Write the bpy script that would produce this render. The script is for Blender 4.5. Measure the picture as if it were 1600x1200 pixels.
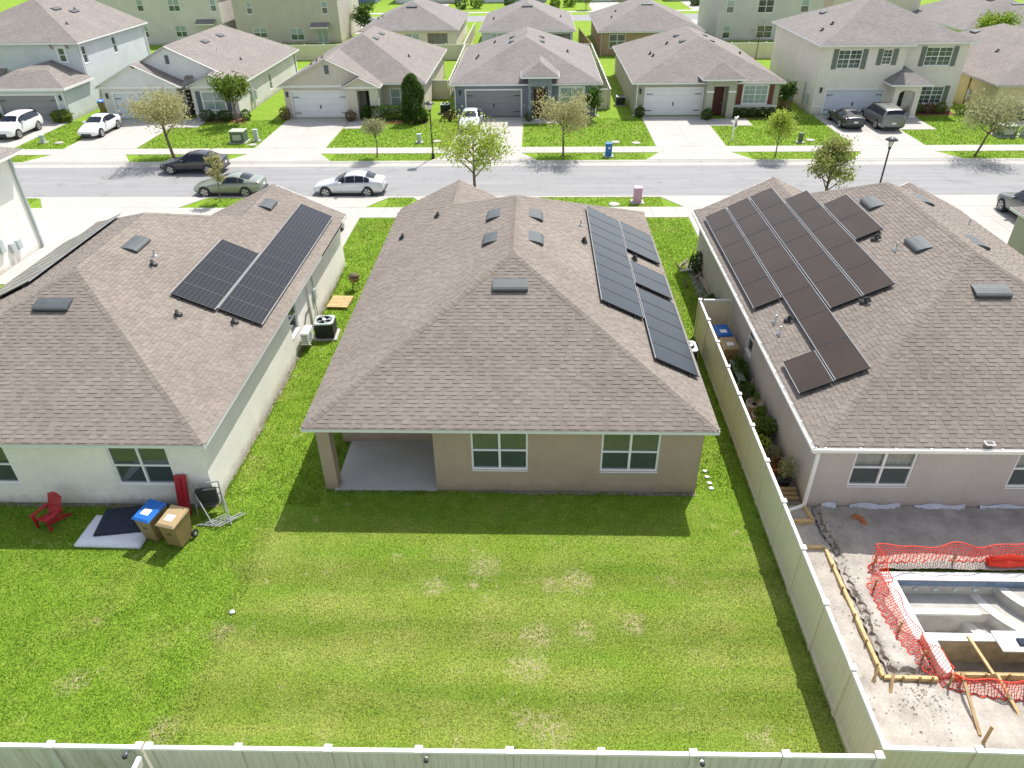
import bpy, bmesh, math, random
import numpy as np
from mathutils import Matrix, Vector

for o in list(bpy.data.objects):
    bpy.data.objects.remove(o, do_unlink=True)
scene = bpy.context.scene
COL = scene.collection
R = math.radians

# ------------------------------------------------------------------ camera
PITCH, YAW, ROLL, CAMH, FPX = 0.584, 0.037, -0.015, 15.889, 1129.825
fw = Vector((-math.sin(YAW) * math.cos(PITCH), math.cos(YAW) * math.cos(PITCH), -math.sin(PITCH)))
rt = Vector((math.cos(YAW), math.sin(YAW), 0))
up = rt.cross(fw)
r2 = rt * math.cos(ROLL) + up * math.sin(ROLL)
u2 = r2.cross(fw)
cam_data = bpy.data.cameras.new('camera')
cam = bpy.data.objects.new('camera', cam_data)
COL.objects.link(cam)
M = Matrix((r2, u2, -fw)).transposed().to_4x4()
M.translation = (0, 0, CAMH)
cam.matrix_world = M
cam_data.sensor_width = 36
cam_data.lens = 36 * FPX / 1600
cam_data.clip_end = 2000
scene.camera = cam

# ------------------------------------------------------------------ light
SUNV = Vector((0.313, 0.589, 1.0)).normalized()
world = bpy.data.worlds.new('World')
scene.world = world
world.use_nodes = True
wn = world.node_tree.nodes
sky = wn.new('ShaderNodeTexSky')
sky.sky_type = 'NISHITA'
sky.sun_disc = False
sky.sun_elevation = math.asin(SUNV.z)
sky.sun_rotation = math.atan2(SUNV.x, SUNV.y)
sky.air_density = 1.0
sky.dust_density = 1.5
hs = wn.new('ShaderNodeHueSaturation')      # added desaturation, makes the sky's fill light less blue
hs.inputs['Saturation'].default_value = 0.5
world.node_tree.links.new(sky.outputs[0], hs.inputs['Color'])
world.node_tree.links.new(hs.outputs[0], wn['Background'].inputs[0])
wn['Background'].inputs[1].default_value = 0.13
sun_data = bpy.data.lights.new('sun', 'SUN')
sun_data.energy = 3.5
sun_data.angle = R(0.5)
sun_data.color = (1.0, 0.955, 0.89)
sun = bpy.data.objects.new('sun', sun_data)
COL.objects.link(sun)
sun.location = SUNV * 80
sun.rotation_euler = SUNV.to_track_quat('Z', 'Y').to_euler()
scene.view_settings.view_transform = 'Standard'
scene.view_settings.look = 'None'
scene.view_settings.gamma = 1
scene.view_settings.exposure = 0.86
scene.view_settings.use_curve_mapping = False
scene.render.engine = 'CYCLES'
scene.cycles.max_bounces = 6
scene.cycles.transparent_max_bounces = 12

rng = random.Random(7)
nrg = np.random.default_rng(7)

# ------------------------------------------------------------------ mesh helpers
class MB:
    def __init__(s):
        s.v = []; s.f = []; s.uv = []
    def face(s, pts, uv=None):
        b = len(s.v); s.v += [tuple(p) for p in pts]
        s.f.append(tuple(range(b, b + len(pts)))); s.uv.append(uv)
        return s
    def box(s, x0, x1, y0, y1, z0, z1, T=None):
        P = [(x0,y0,z0),(x1,y0,z0),(x1,y1,z0),(x0,y1,z0),(x0,y0,z1),(x1,y0,z1),(x1,y1,z1),(x0,y1,z1)]
        if T: P = [T(*p) for p in P]
        b = len(s.v); s.v += [tuple(p) for p in P]
        for q in ((0,3,2,1),(4,5,6,7),(0,1,5,4),(1,2,6,5),(2,3,7,6),(3,0,4,7)):
            s.f.append(tuple(b+i for i in q)); s.uv.append(None)
        return s
    def bar(s, p, q, w, h, up=(0,0,1)):
        p = Vector(p); q = Vector(q); d = (q-p).normalized(); u = Vector(up)
        if abs(d.dot(u)) > .98: u = Vector((1,0,0))
        a = d.cross(u).normalized()*w/2; c = a.cross(d).normalized()*h/2
        b = len(s.v)
        s.v += [tuple(p-a-c),tuple(p+a-c),tuple(p+a+c),tuple(p-a+c),tuple(q-a-c),tuple(q+a-c),tuple(q+a+c),tuple(q-a+c)]
        for t in ((0,1,2,3),(7,6,5,4),(0,4,5,1),(1,5,6,2),(2,6,7,3),(3,7,4,0)):
            s.f.append(tuple(b+i for i in t)); s.uv.append(None)
        return s
    def tube(s, pts, rad, n=8, cap=True):
        pts = [Vector(p) for p in pts]
        if not hasattr(rad, '__len__'): rad = [rad]*len(pts)
        rings = []
        for i, p in enumerate(pts):
            d = (pts[min(i+1,len(pts)-1)] - pts[max(i-1,0)]).normalized()
            u = Vector((0,0,1)) if abs(d.z) < .95 else Vector((1,0,0))
            a = d.cross(u).normalized(); c = d.cross(a)
            b = len(s.v)
            for k in range(n):
                t = 2*math.pi*k/n
                s.v.append(tuple(p + (a*math.cos(t)+c*math.sin(t))*rad[i]))
            rings.append(b)
        for i in range(len(rings)-1):
            for k in range(n):
                k2 = (k+1)%n
                s.f.append((rings[i]+k, rings[i]+k2, rings[i+1]+k2, rings[i+1]+k)); s.uv.append(None)
        if cap:
            s.f.append(tuple(rings[0]+k for k in range(n))[::-1]); s.uv.append(None)
            s.f.append(tuple(rings[-1]+k for k in range(n))); s.uv.append(None)
        return s
    def lathe(s, prof, c=(0,0,0), n=14):
        b0 = len(s.v)
        for r, z in prof:
            for k in range(n):
                t = 2*math.pi*k/n
                s.v.append((c[0]+r*math.cos(t), c[1]+r*math.sin(t), c[2]+z))
        for i in range(len(prof)-1):
            for k in range(n):
                k2=(k+1)%n
                s.f.append((b0+i*n+k,b0+i*n+k2,b0+(i+1)*n+k2,b0+(i+1)*n+k)); s.uv.append(None)
        s.f.append(tuple(b0+k for k in range(n))[::-1]); s.uv.append(None)
        s.f.append(tuple(b0+(len(prof)-1)*n+k for k in range(n))); s.uv.append(None)
        return s
    def prism(s, pts, z0, z1):
        n = len(pts)
        s.face([(p[0],p[1],z1) for p in pts]); s.face([(p[0],p[1],z0) for p in pts][::-1])
        for i in range(n):
            a=pts[i]; c=pts[(i+1)%n]
            s.face([(a[0],a[1],z0),(c[0],c[1],z0),(c[0],c[1],z1),(a[0],a[1],z1)])
        return s
    def mesh(s, name):
        me = bpy.data.meshes.new(name)
        me.from_pydata(s.v, [], s.f)
        if any(u is not None for u in s.uv):
            l = me.uv_layers.new(name='UVMap'); i = 0
            for f, u in zip(s.f, s.uv):
                for k in range(len(f)):
                    if u is not None: l.data[i].uv = u[k]
                    i += 1
        return me
    def build(s, name, mat, parent=None, smooth=False, bevel=0, **kw):
        me = s.mesh(name); me.materials.append(mat)
        if smooth:
            me.polygons.foreach_set('use_smooth', [True]*len(me.polygons))
        o = bpy.data.objects.new(name, me); COL.objects.link(o)
        if parent is not None: attach(o, parent)
        if bevel:
            b = o.modifiers.new('bevel','BEVEL'); b.width = bevel; b.segments = 2; b.limit_method = 'ANGLE'
        for k_, v_ in kw.items(): o[k_] = v_
        return o

ROOTLOC = {}
def attach(o, parent):
    o.parent = parent
    L = Vector((0,0,0)); p = parent
    while p is not None:
        if p.name in ROOTLOC: L = ROOTLOC[p.name]
        p = p.parent
    if parent.name in ROOTLOC and L.length > 0:
        o.matrix_parent_inverse = Matrix.Translation(-L)

def tag(o, label, cat, group=None):
    o['label'] = label; o['category'] = cat
    if group: o['group'] = group
    return o
def thing(name, label, cat, loc=(0,0,0), rotz=0, group=None, world_coords=False):
    o = bpy.data.objects.new(name, None); COL.objects.link(o)
    o.empty_display_size = .2
    o.location = loc; o.rotation_euler = (0,0,rotz)
    if world_coords: ROOTLOC[o.name] = Vector(loc)
    return tag(o, label, cat, group)
def struct(o):
    o['kind'] = 'structure'; return o
def copy_tree(o, parent=None):
    c = o.copy(); COL.objects.link(c); c.parent = parent
    for ch in list(o.children): copy_tree(ch, c)
    return c
def place(proto, loc, rotz, label, group=None, first=[None]):
    c = copy_tree(proto); c.location = loc; c.rotation_euler = (0,0,rotz)
    c['label'] = label
    if group: c['group'] = group
    return c
def drop(o):
    for ch in list(o.children): drop(ch)
    bpy.data.objects.remove(o, do_unlink=True)
def np_mesh(name, V, F, mat, parent=None, **kw):
    """V (n,3), F (m,k) constant k"""
    me = bpy.data.meshes.new(name)
    k = F.shape[1]
    me.vertices.add(len(V)); me.vertices.foreach_set('co', V.astype(np.float32).ravel())
    me.loops.add(F.size); me.loops.foreach_set('vertex_index', F.astype(np.int32).ravel())
    me.polygons.add(len(F)); me.polygons.foreach_set('loop_start', np.arange(0, F.size, k, dtype=np.int32))
    me.polygons.foreach_set('loop_total', np.full(len(F), k, dtype=np.int32))
    me.update(calc_edges=True); me.materials.append(mat)
    o = bpy.data.objects.new(name, me); COL.objects.link(o)
    if parent is not None: attach(o, parent)
    for a, b in kw.items(): o[a] = b
    return o

# ------------------------------------------------------------------ materials
def nmat(name):
    m = bpy.data.materials.new(name); m.use_nodes = True
    nt = m.node_tree
    return m, nt, nt.nodes['Principled BSDF']
def N(nt, t, **kw):
    n = nt.nodes.new(t)
    for k_, v_ in kw.items():
        if k_.startswith('i_'):
            key = k_[2:]
            key = int(key) if key.isdigit() else key.replace('_',' ')
            n.inputs[key].default_value = v_
        else: setattr(n, k_, v_)
    return n
def lk(nt, a, b): nt.links.new(a, b)
def c4(c): return (c[0],c[1],c[2],1)
def mixc(nt, fac, a, b, mode='MIX'):
    n = nt.nodes.new('ShaderNodeMix'); n.data_type='RGBA'; n.blend_type=mode
    for src, i in ((fac,0),(a,6),(b,7)):
        if hasattr(src,'is_output'): lk(nt, src, n.inputs[i])
        else: n.inputs[i].default_value = c4(src) if i>0 else src
    return n.outputs[2]
def ramp(nt, src, stops):
    n = nt.nodes.new('ShaderNodeValToRGB')
    el = n.color_ramp.elements
    while len(el) < len(stops): el.new(.5)
    for e, (p, c) in zip(el, stops):
        e.position = p; e.color = c4(c) if hasattr(c,'__len__') else (c,c,c,1)
    lk(nt, src, n.inputs[0]); return n.outputs[0]
def noise(nt, scale, detail=4, rough=.55, vec=None, dim='3D'):
    n = N(nt,'ShaderNodeTexNoise'); n.inputs['Scale'].default_value=scale; n.inputs['Detail'].default_value=detail
    n.inputs['Roughness'].default_value=rough
    if vec is None:
        g = N(nt,'ShaderNodeNewGeometry'); vec = g.outputs['Position']
    lk(nt, vec, n.inputs['Vector']); return n.outputs['Fac']
def pm(name, col, rough=.7, var=.12, nscale=1.5, bump=0, bscale=40, metallic=0, spec=.4, col2=None, coat=0, fine=0, fscale=60):
    """procedural material: base colour varied by large noise (+ fine noise) and noise bump"""
    m, nt, b = nmat(name)
    f = noise(nt, nscale, 5, .6)
    c2 = col2 if col2 else tuple(max(0,x*(1-var*2)) for x in col)
    c1 = col if col2 else tuple(min(1,x*(1+var*.6)) for x in col)
    fr = ramp(nt, f, [(.3,0.0),(.7,1.0)])
    out = mixc(nt, fr, c2, c1)
    if fine:
        f2 = noise(nt, fscale, 2, .7)
        g = ramp(nt, f2, [(.3,1-fine),(.7,1+0.0)])
        out = mixc(nt, 1.0, out, g, 'MULTIPLY')
    lk(nt, out, b.inputs['Base Color'])
    b.inputs['Roughness'].default_value = rough; b.inputs['Metallic'].default_value = metallic
    b.inputs['Specular IOR Level'].default_value = spec
    if coat: b.inputs['Coat Weight'].default_value = coat; b.inputs['Coat Roughness'].default_value = .05
    if bump:
        bn = N(nt,'ShaderNodeBump'); bn.inputs['Strength'].default_value = bump; bn.inputs['Distance'].default_value=.02
        lk(nt, noise(nt, bscale, 3, .6), bn.inputs['Height']); lk(nt, bn.outputs[0], b.inputs['Normal'])
    return m

def shingle_piece_mat(name, base):
    m, nt, b = nmat(name)
    g = N(nt,'ShaderNodeNewGeometry'); oi = N(nt,'ShaderNodeObjectInfo')
    ad = N(nt,'ShaderNodeMath', operation='ADD'); lk(nt,g.outputs['Random Per Island'],ad.inputs[0]); lk(nt,oi.outputs['Random'],ad.inputs[1])
    fr = N(nt,'ShaderNodeMath', operation='FRACT'); lk(nt,ad.outputs[0],fr.inputs[0])
    a = [x for x in base]
    c = ramp(nt, fr.outputs[0], [(0,(a[0]*.89,a[1]*.88,a[2]*.87)),(.35,(a[0]*.97,a[1]*.96,a[2]*.95)),(.7,(a[0]*1.03,a[1]*1.02,a[2]*1.0)),(1,(a[0]*1.10,a[1]*1.09,a[2]*1.09))])
    big = noise(nt, .35, 5, .6)
    c = mixc(nt, 1.0, c, ramp(nt, big, [(.3,.88),(.7,1.06)]), 'MULTIPLY')
    fine = noise(nt, 45, 2, .7)
    c = mixc(nt, 1.0, c, ramp(nt, fine, [(.3,.87),(.7,1.08)]), 'MULTIPLY')
    lk(nt, c, b.inputs['Base Color']); b.inputs['Roughness'].default_value=.92; b.inputs['Specular IOR Level'].default_value=.25
    return m
def shingle_far_mat(name, base):
    m, nt, b = nmat(name)
    uv = N(nt,'ShaderNodeUVMap')
    br = N(nt,'ShaderNodeTexBrick'); lk(nt, uv.outputs[0], br.inputs['Vector'])
    br.inputs['Scale'].default_value=1; br.inputs['Brick Width'].default_value=.3; br.inputs['Row Height'].default_value=.145
    br.inputs['Mortar Size'].default_value=.012; br.inputs['Bias'].default_value=0
    br.inputs['Color1'].default_value=c4([x*.88 for x in base]); br.inputs['Color2'].default_value=c4([min(1,x*1.1) for x in base])
    br.inputs['Mortar'].default_value=c4([x*.62 for x in base])
    big = noise(nt, .5, 5, .6)
    c = mixc(nt, 1.0, br.outputs['Color'], ramp(nt, big, [(.3,.9),(.7,1.06)]), 'MULTIPLY')
    c = mixc(nt, 1.0, c, ramp(nt, noise(nt, 9, 2, .7), [(.3,.86),(.7,1.08)]), 'MULTIPLY')
    lk(nt, c, b.inputs['Base Color']); b.inputs['Roughness'].default_value=.93; b.inputs['Specular IOR Level'].default_value=.2
    bn = N(nt,'ShaderNodeBump'); bn.inputs['Strength'].default_value=.5; bn.inputs['Distance'].default_value=.01
    inv = N(nt,'ShaderNodeMath',operation='SUBTRACT'); inv.inputs[0].default_value=1; lk(nt,br.outputs['Fac'],inv.inputs[1])
    lk(nt, inv.outputs[0], bn.inputs['Height']); lk(nt, bn.outputs[0], b.inputs['Normal'])
    return m
def grass_colors(nt, tint=1.0):
    """colour field of the lawns by world position: patches, mowing bands, dry spots, greener left lawn"""
    g = N(nt,'ShaderNodeNewGeometry'); P = g.outputs['Position']
    n1 = noise(nt, .55, 6, .62, P)
    n2 = noise(nt, 2.6, 5, .65, P)
    n3 = noise(nt, 17, 3, .7, P)
    sx = N(nt,'ShaderNodeSeparateXYZ'); lk(nt,P,sx.inputs[0])
    mp = N(nt,'ShaderNodeMapping'); mp.inputs['Scale'].default_value=(.18,1.5,1); lk(nt,P,mp.inputs[0])
    nb = noise(nt, 1.0, 3, .5, mp.outputs[0])
    mid = (.220,.303,.042); yel = (.295,.342,.078); grn=(.172,.292,.030); dry=(.50,.43,.25)
    c = mixc(nt, ramp(nt, n1, [(.38,0.0),(.64,1.0)]), mid, yel)
    c = mixc(nt, ramp(nt, nb, [(.45,0.0),(.66,.7)]), c, grn)
    # faint mower passes along X, half a metre wide
    wv = N(nt,'ShaderNodeTexWave'); wv.bands_direction='Y'; wv.inputs['Scale'].default_value=.155; wv.inputs['Distortion'].default_value=1.2; wv.inputs['Detail'].default_value=2; lk(nt,P,wv.inputs['Vector'])
    c = mixc(nt, 1.0, c, ramp(nt, wv.outputs['Fac'], [(0.1,.90),(.9,1.07)]), 'MULTIPLY')
    # greener, denser lawn on the left lot and in the side yard, and the far front yards
    wob = N(nt,'ShaderNodeMath',operation='MULTIPLY_ADD'); lk(nt,n1,wob.inputs[0]); wob.inputs[1].default_value=2.2; lk(nt,sx.outputs[0],wob.inputs[2])
    left = ramp_lin(nt, wob.outputs[0], -7.0, -7.6)
    far = ramp_lin(nt, sx.outputs[1], 14.2, 17.0)
    mx = N(nt,'ShaderNodeMath',operation='MAXIMUM'); lk(nt,left,mx.inputs[0]); lk(nt,far,mx.inputs[1])
    lush = mixc(nt, ramp(nt, n2, [(.3,0.0),(.7,1.0)]), (.158,.292,.022), (.25,.38,.042))
    lush = mixc(nt, ramp(nt, n1, [(.52,0.0),(.68,.6)]), lush, (.305,.365,.075))
    sc = N(nt,'ShaderNodeMath',operation='MULTIPLY'); lk(nt,mx.outputs[0],sc.inputs[0]); sc.inputs[1].default_value=.9
    c = mixc(nt, sc.outputs[0], c, lush)
    # dry patches where the turf has thinned
    nv = N(nt,'ShaderNodeTexNoise'); nv.inputs['Scale'].default_value=2.4; nv.inputs['Detail'].default_value=4; lk(nt,P,nv.inputs['Vector'])
    wp = N(nt,'ShaderNodeVectorMath',operation='MULTIPLY_ADD'); lk(nt,nv.outputs['Color'],wp.inputs[0]); wp.inputs[1].default_value=(1.1,.7,0); lk(nt,P,wp.inputs[2])
    last=None
    for (x,y,r) in ((-2.75,13.72,.42),(-1.7,13.8,.28),(.52,13.84,.30),(1.25,13.95,.48),(.1,12.2,.42),(-.1,11.2,.5),(.42,9.55,.5),(-.2,9.75,.3),(5.23,9.46,.3),(1.3,12.3,.35),(-1.4,14.5,.5),(-8.25,12.1,.35),(-11.4,10.5,.35),(2.6,12.6,.4),(-8.6,9.3,.4)):
        vd = N(nt,'ShaderNodeVectorMath',operation='DISTANCE'); lk(nt,wp.outputs[0],vd.inputs[0]); vd.inputs[1].default_value=(x+.55,y+.35,0)
        mr = ramp_lin(nt, vd.outputs['Value'], r*1.25, r*.2)
        if last is None: last=mr
        else:
            m_ = N(nt,'ShaderNodeMath',operation='MAXIMUM'); lk(nt,last,m_.inputs[0]); lk(nt,mr,m_.inputs[1]); last=m_.outputs[0]
    brk = N(nt,'ShaderNodeMath',operation='MULTIPLY'); lk(nt,last,brk.inputs[0]); lk(nt,ramp(nt,noise(nt,7,4,.7,P),[(.40,.0),(.60,.85)]),brk.inputs[1])
    c = mixc(nt, brk.outputs[0], c, dry)
    d = N(nt,'ShaderNodeMath',operation='MULTIPLY'); lk(nt,noise(nt,.9,6,.7,P),d.inputs[0]); lk(nt,n2,d.inputs[1])
    c = mixc(nt, ramp(nt, d.outputs[0], [(.33,0.0),(.46,.7)]), c, dry)
    c = mixc(nt, 1.0, c, ramp(nt, n3, [(.3,.56),(.7,1.26)]), 'MULTIPLY')
    return c
def ramp_lin(nt, src, a, b):
    n = N(nt,'ShaderNodeMapRange'); n.inputs['From Min'].default_value=a; n.inputs['From Max'].default_value=b
    lk(nt, src, n.inputs['Value']); return n.outputs[0]
def grass_ground_mat():
    m, nt, b = nmat('lawn_turf')
    c = grass_colors(nt)
    lk(nt, c, b.inputs['Base Color']); b.inputs['Roughness'].default_value=.95; b.inputs['Specular IOR Level'].default_value=.1
    bn = N(nt,'ShaderNodeBump'); bn.inputs['Strength'].default_value=.9; bn.inputs['Distance'].default_value=.06
    lk(nt, noise(nt, 22, 4, .75), bn.inputs['Height']); lk(nt, bn.outputs[0], b.inputs['Normal'])
    return m
def blade_mat():
    m, nt, b = nmat('grass_blade')
    c = grass_colors(nt)
    g = N(nt,'ShaderNodeNewGeometry')
    c = mixc(nt, 1.0, c, ramp(nt, g.outputs['Random Per Island'], [(0,.38),(.5,1.0),(1,1.62)]), 'MULTIPLY')
    lk(nt, c, b.inputs['Base Color']); b.inputs['Roughness'].default_value=.7; b.inputs['Specular IOR Level'].default_value=.2
    tr = N(nt,'ShaderNodeBsdfTranslucent'); lk(nt, c, tr.inputs[0])
    mx = N(nt,'ShaderNodeMixShader'); mx.inputs[0].default_value=.35
    lk(nt,b.outputs[0],mx.inputs[1]); lk(nt,tr.outputs[0],mx.inputs[2]); lk(nt,mx.outputs[0],nt.nodes['Material Output'].inputs[0])
    return m
def leaf_mat(name, c1, c2, trans=.45):
    m, nt, b = nmat(name)
    g = N(nt,'ShaderNodeNewGeometry')
    c = ramp(nt, g.outputs['Random Per Island'], [(0,c1),(1,c2)])
    lk(nt, c, b.inputs['Base Color']); b.inputs['Roughness'].default_value=.6; b.inputs['Specular IOR Level'].default_value=.25
    tr = N(nt,'ShaderNodeBsdfTranslucent'); lk(nt, c, tr.inputs[0])
    mx = N(nt,'ShaderNodeMixShader'); mx.inputs[0].default_value=trans
    lk(nt,b.outputs[0],mx.inputs[1]); lk(nt,tr.outputs[0],mx.inputs[2]); lk(nt,mx.outputs[0],nt.nodes['Material Output'].inputs[0])
    return m
def glass_mat(name, tint=(.75,.85,.82), trans=.55):
    m, nt, b = nmat(name)
    b.inputs['Base Color'].default_value=(.085,.11,.105,1); b.inputs['Roughness'].default_value=.03; b.inputs['IOR'].default_value=2.1; b.inputs['Specular IOR Level'].default_value=.6
    tp = N(nt,'ShaderNodeBsdfTransparent'); tp.inputs[0].default_value=c4(tint)
    mx = N(nt,'ShaderNodeMixShader'); mx.inputs[0].default_value=trans
    lk(nt,b.outputs[0],mx.inputs[1]); lk(nt,tp.outputs[0],mx.inputs[2]); lk(nt,mx.outputs[0],nt.nodes['Material Output'].inputs[0])
    return m
def stucco(name, col, var=.06):
    m, nt, b = nmat(name)
    g = N(nt,'ShaderNodeNewGeometry'); sx = N(nt,'ShaderNodeSeparateXYZ'); lk(nt,g.outputs['Position'],sx.inputs[0])
    c = mixc(nt, ramp(nt, noise(nt,.7,5,.6), [(.3,0.0),(.7,1.0)]), [x*(1-var*1.6) for x in col], [min(1,x*(1+var*.6)) for x in col])
    c = mixc(nt, 1.0, c, ramp(nt, noise(nt,7,3,.7), [(.3,.94),(.7,1.02)]), 'MULTIPLY')
    # soil splash along the foot of the wall and faint vertical runs
    sp = N(nt,'ShaderNodeMath',operation='MULTIPLY_ADD'); lk(nt,noise(nt,2.2,5,.7),sp.inputs[0]); sp.inputs[1].default_value=-.75; lk(nt,sx.outputs[2],sp.inputs[2])
    c = mixc(nt, ramp(nt, ramp_lin(nt, sp.outputs[0], .05, -.38), [(0,0.0),(1,.5)]), c, (.20,.155,.115))
    mp = N(nt,'ShaderNodeMapping'); mp.inputs['Scale'].default_value=(2.5,2.5,.22); lk(nt,g.outputs['Position'],mp.inputs[0])
    c = mixc(nt, ramp(nt, noise(nt,1.6,4,.6,mp.outputs[0]), [(.55,0.0),(.8,.22)]), c, [x*.72 for x in col])
    lk(nt, c, b.inputs['Base Color']); b.inputs['Roughness'].default_value=.94; b.inputs['Specular IOR Level'].default_value=.2
    bn = N(nt,'ShaderNodeBump'); bn.inputs['Strength'].default_value=.5; bn.inputs['Distance'].default_value=.02
    lk(nt, noise(nt, 45, 3, .65), bn.inputs['Height']); lk(nt, bn.outputs[0], b.inputs['Normal'])
    return m
def streaked(name, col, dirt, amount=.45, rough=.5):
    m, nt, b = nmat(name)
    g = N(nt,'ShaderNodeNewGeometry'); mp = N(nt,'ShaderNodeMapping'); mp.inputs['Scale'].default_value=(7,7,.7); lk(nt,g.outputs['Position'],mp.inputs[0])
    c = mixc(nt, ramp(nt, noise(nt,.5,4,.6), [(.3,0.0),(.7,1.0)]), [x*.93 for x in col], col)
    f = N(nt,'ShaderNodeMath',operation='MULTIPLY'); lk(nt,ramp(nt, noise(nt,1.0,5,.7,mp.outputs[0]), [(.45,0.0),(.75,amount)]),f.inputs[0]); lk(nt,ramp(nt, noise(nt,.45,3,.6), [(.38,0.1),(.65,1.0)]),f.inputs[1])
    c = mixc(nt, f.outputs[0], c, dirt)
    lk(nt, c, b.inputs['Base Color']); b.inputs['Roughness'].default_value=rough; b.inputs['Specular IOR Level'].default_value=.35
    return m

MAT = {}
MAT['shingle'] = shingle_piece_mat('asphalt_shingle', (.226,.197,.173))
MAT['shingle_far'] = shingle_far_mat('asphalt_shingle_roof', (.255,.228,.210))
MAT['shingle_far2'] = shingle_far_mat('grey_shingle_roof', (.25,.23,.22))
MAT['turf'] = grass_ground_mat()
MAT['blade'] = blade_mat()
MAT['white'] = pm('white_trim', (.80,.80,.79), rough=.5, var=.03)
MAT['fascia'] = pm('painted_aluminium_fascia', (.66,.69,.69), rough=.45, var=.03)
MAT['fascia_w'] = pm('white_fascia', (.80,.80,.78), rough=.45, var=.03)
MAT['soffit'] = pm('soffit', (.5,.47,.43), rough=.8, var=.05)
MAT['stucco_tan'] = stucco('tan_stucco', (.415,.33,.245))
MAT['stucco_cream'] = stucco('cream_stucco', (.84,.81,.755))
MAT['stucco_mauve'] = stucco('mauve_grey_stucco', (.50,.462,.43))
MAT['concrete'] = pm('concrete', (.44,.424,.393), rough=.9, var=.05, nscale=.45, bump=.15, bscale=30, fine=.07, fscale=2.2, spec=.2)
MAT['concrete_d'] = pm('patio_concrete', (.50,.49,.475), rough=.85, var=.05, nscale=.8, fine=.05, fscale=9)
MAT['vinyl'] = streaked('almond_vinyl', (.69,.635,.475), (.36,.34,.21), .35)
MAT['vinyl_w'] = streaked('weathered_white_vinyl', (.66,.635,.565), (.26,.25,.15), .7)
MAT['black_metal'] = pm('black_metal', (.03,.03,.032), rough=.45, var=.1)
MAT['dark_plastic'] = pm('dark_plastic', (.035,.037,.04), rough=.55, var=.1)
MAT['rail'] = pm('dull_rail',(.30,.31,.32),rough=.4,var=.05)
MAT['galv'] = pm('galvanised_metal', (.50,.56,.58), rough=.4, var=.06, metallic=.35, spec=.5)
MAT['vent']=pm('weathered_vent_metal', (.075,.088,.092), rough=.55, var=.08, spec=.35)
MAT['rubber'] = pm('tyre_rubber', (.025,.025,.026), rough=.85, var=.1)
MAT['alloy'] = pm('alloy_rim', (.58,.58,.58), rough=.35, var=.05, metallic=.6)
MAT['glass'] = glass_mat('window_glass', trans=.35)
MAT['glass_clear'] = glass_mat('clear_window_glass', tint=(.95,.96,.95), trans=.82)
MAT['glass_far'] = pm('far_window_glass', (.07,.10,.105), rough=.06, var=.3, nscale=.8, spec=.9)
MAT['glass_blind'] = pm('window_with_blinds', (.30,.38,.38), rough=.15, var=.12, nscale=1.5, spec=.8)
MAT['curtain'] = pm('curtain', (.78,.79,.74), rough=.9, var=.1, nscale=6)
MAT['wood'] = pm('pine_board', (.62,.45,.22), rough=.8, var=.15, nscale=6, fine=.2, fscale=25)
MAT['wood_d'] = pm('weathered_board', (.40,.28,.14), rough=.85, var=.18, nscale=6, fine=.2, fscale=25)
MAT['bark'] = pm('bark', (.17,.13,.095), rough=.95, var=.2, nscale=8, bump=.6, bscale=30)
MAT['soil'] = pm('soil', (.16,.11,.075), rough=1, var=.2, nscale=5, bump=.6, bscale=25)
MAT['mulch'] = pm('red_mulch', (.20,.075,.045), rough=1, var=.25, nscale=8, bump=.8, bscale=30)
# ================================================================== ground, street
POOL = (9.78, 18.0, 10.95, 14.42)       # excavated rectangle x0,x1,y0,y1
def sheet(name, mat, rects, z, kind='structure', parent=None):
    mb = MB()
    for x0,x1,y0,y1 in rects: mb.face([(x0,y0,z),(x1,y0,z),(x1,y1,z),(x0,y1,z)])
    o = mb.build(name, mat, parent)
    if kind: o['kind'] = kind
    return o
px0,px1,py0,py1 = POOL
sheet('ground', MAT['turf'], [(-900,px0,-300,46.15),(px1,900,-300,46.15),(px0,px1,-300,py0),(px0,px1,py1,46.15)], 0)
sheet('terrain', MAT['turf'], [(-900,900,54.35,1500)], 0)
# asphalt
def asphalt_mat():
    m, nt, b = nmat('worn_asphalt')
    g = N(nt,'ShaderNodeNewGeometry')
    mp = N(nt,'ShaderNodeMapping'); mp.inputs['Scale'].default_value=(.12,1.6,1); lk(nt,g.outputs['Position'],mp.inputs[0])
    st = noise(nt, 1.0, 5, .6, mp.outputs[0]); n2 = noise(nt, .8, 6, .65); n3 = noise(nt, 60, 2, .7)
    c = mixc(nt, ramp(nt, st, [(.35,0.0),(.7,1.0)]), (.25,.25,.254), (.30,.30,.301))
    c = mixc(nt, ramp(nt, n2, [(.54,0.0),(.70,.6)]), c, (.195,.195,.198))
    c = mixc(nt, 1.0, c, ramp(nt, n3, [(.3,.85),(.7,1.08)]), 'MULTIPLY')
    lk(nt, c, b.inputs['Base Color']); b.inputs['Roughness'].default_value=.9; b.inputs['Specular IOR Level'].default_value=.2
    return m
MAT['asphalt'] = asphalt_mat()
sheet('road', MAT['asphalt'], [(-300,300,46.62,53.4)], -.11)
def kerb(ya, yb):    # ya grass side, yb road side
    mb = MB()
    s = 1 if yb > ya else -1
    prof = [(ya,-.3),(ya,.012),(ya+s*.22,.02),(ya+s*.40,-.06),(yb,-.105),(yb,-.3)]
    L = 3.05
    for i in range(-22, 18):
        x0, x1 = i*L+.006, (i+1)*L-.006
        a = [(x0,y,z) for y,z in prof]; b = [(x1,y,z) for y,z in prof]
        seg = MB()
        for k_ in range(len(prof)-1):
            q = [a[k_],b[k_],b[k_+1],a[k_+1]]
            seg.face(q if s<0 else q[::-1])
        seg.face(a); seg.face(b[::-1])
        yield seg
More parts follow.
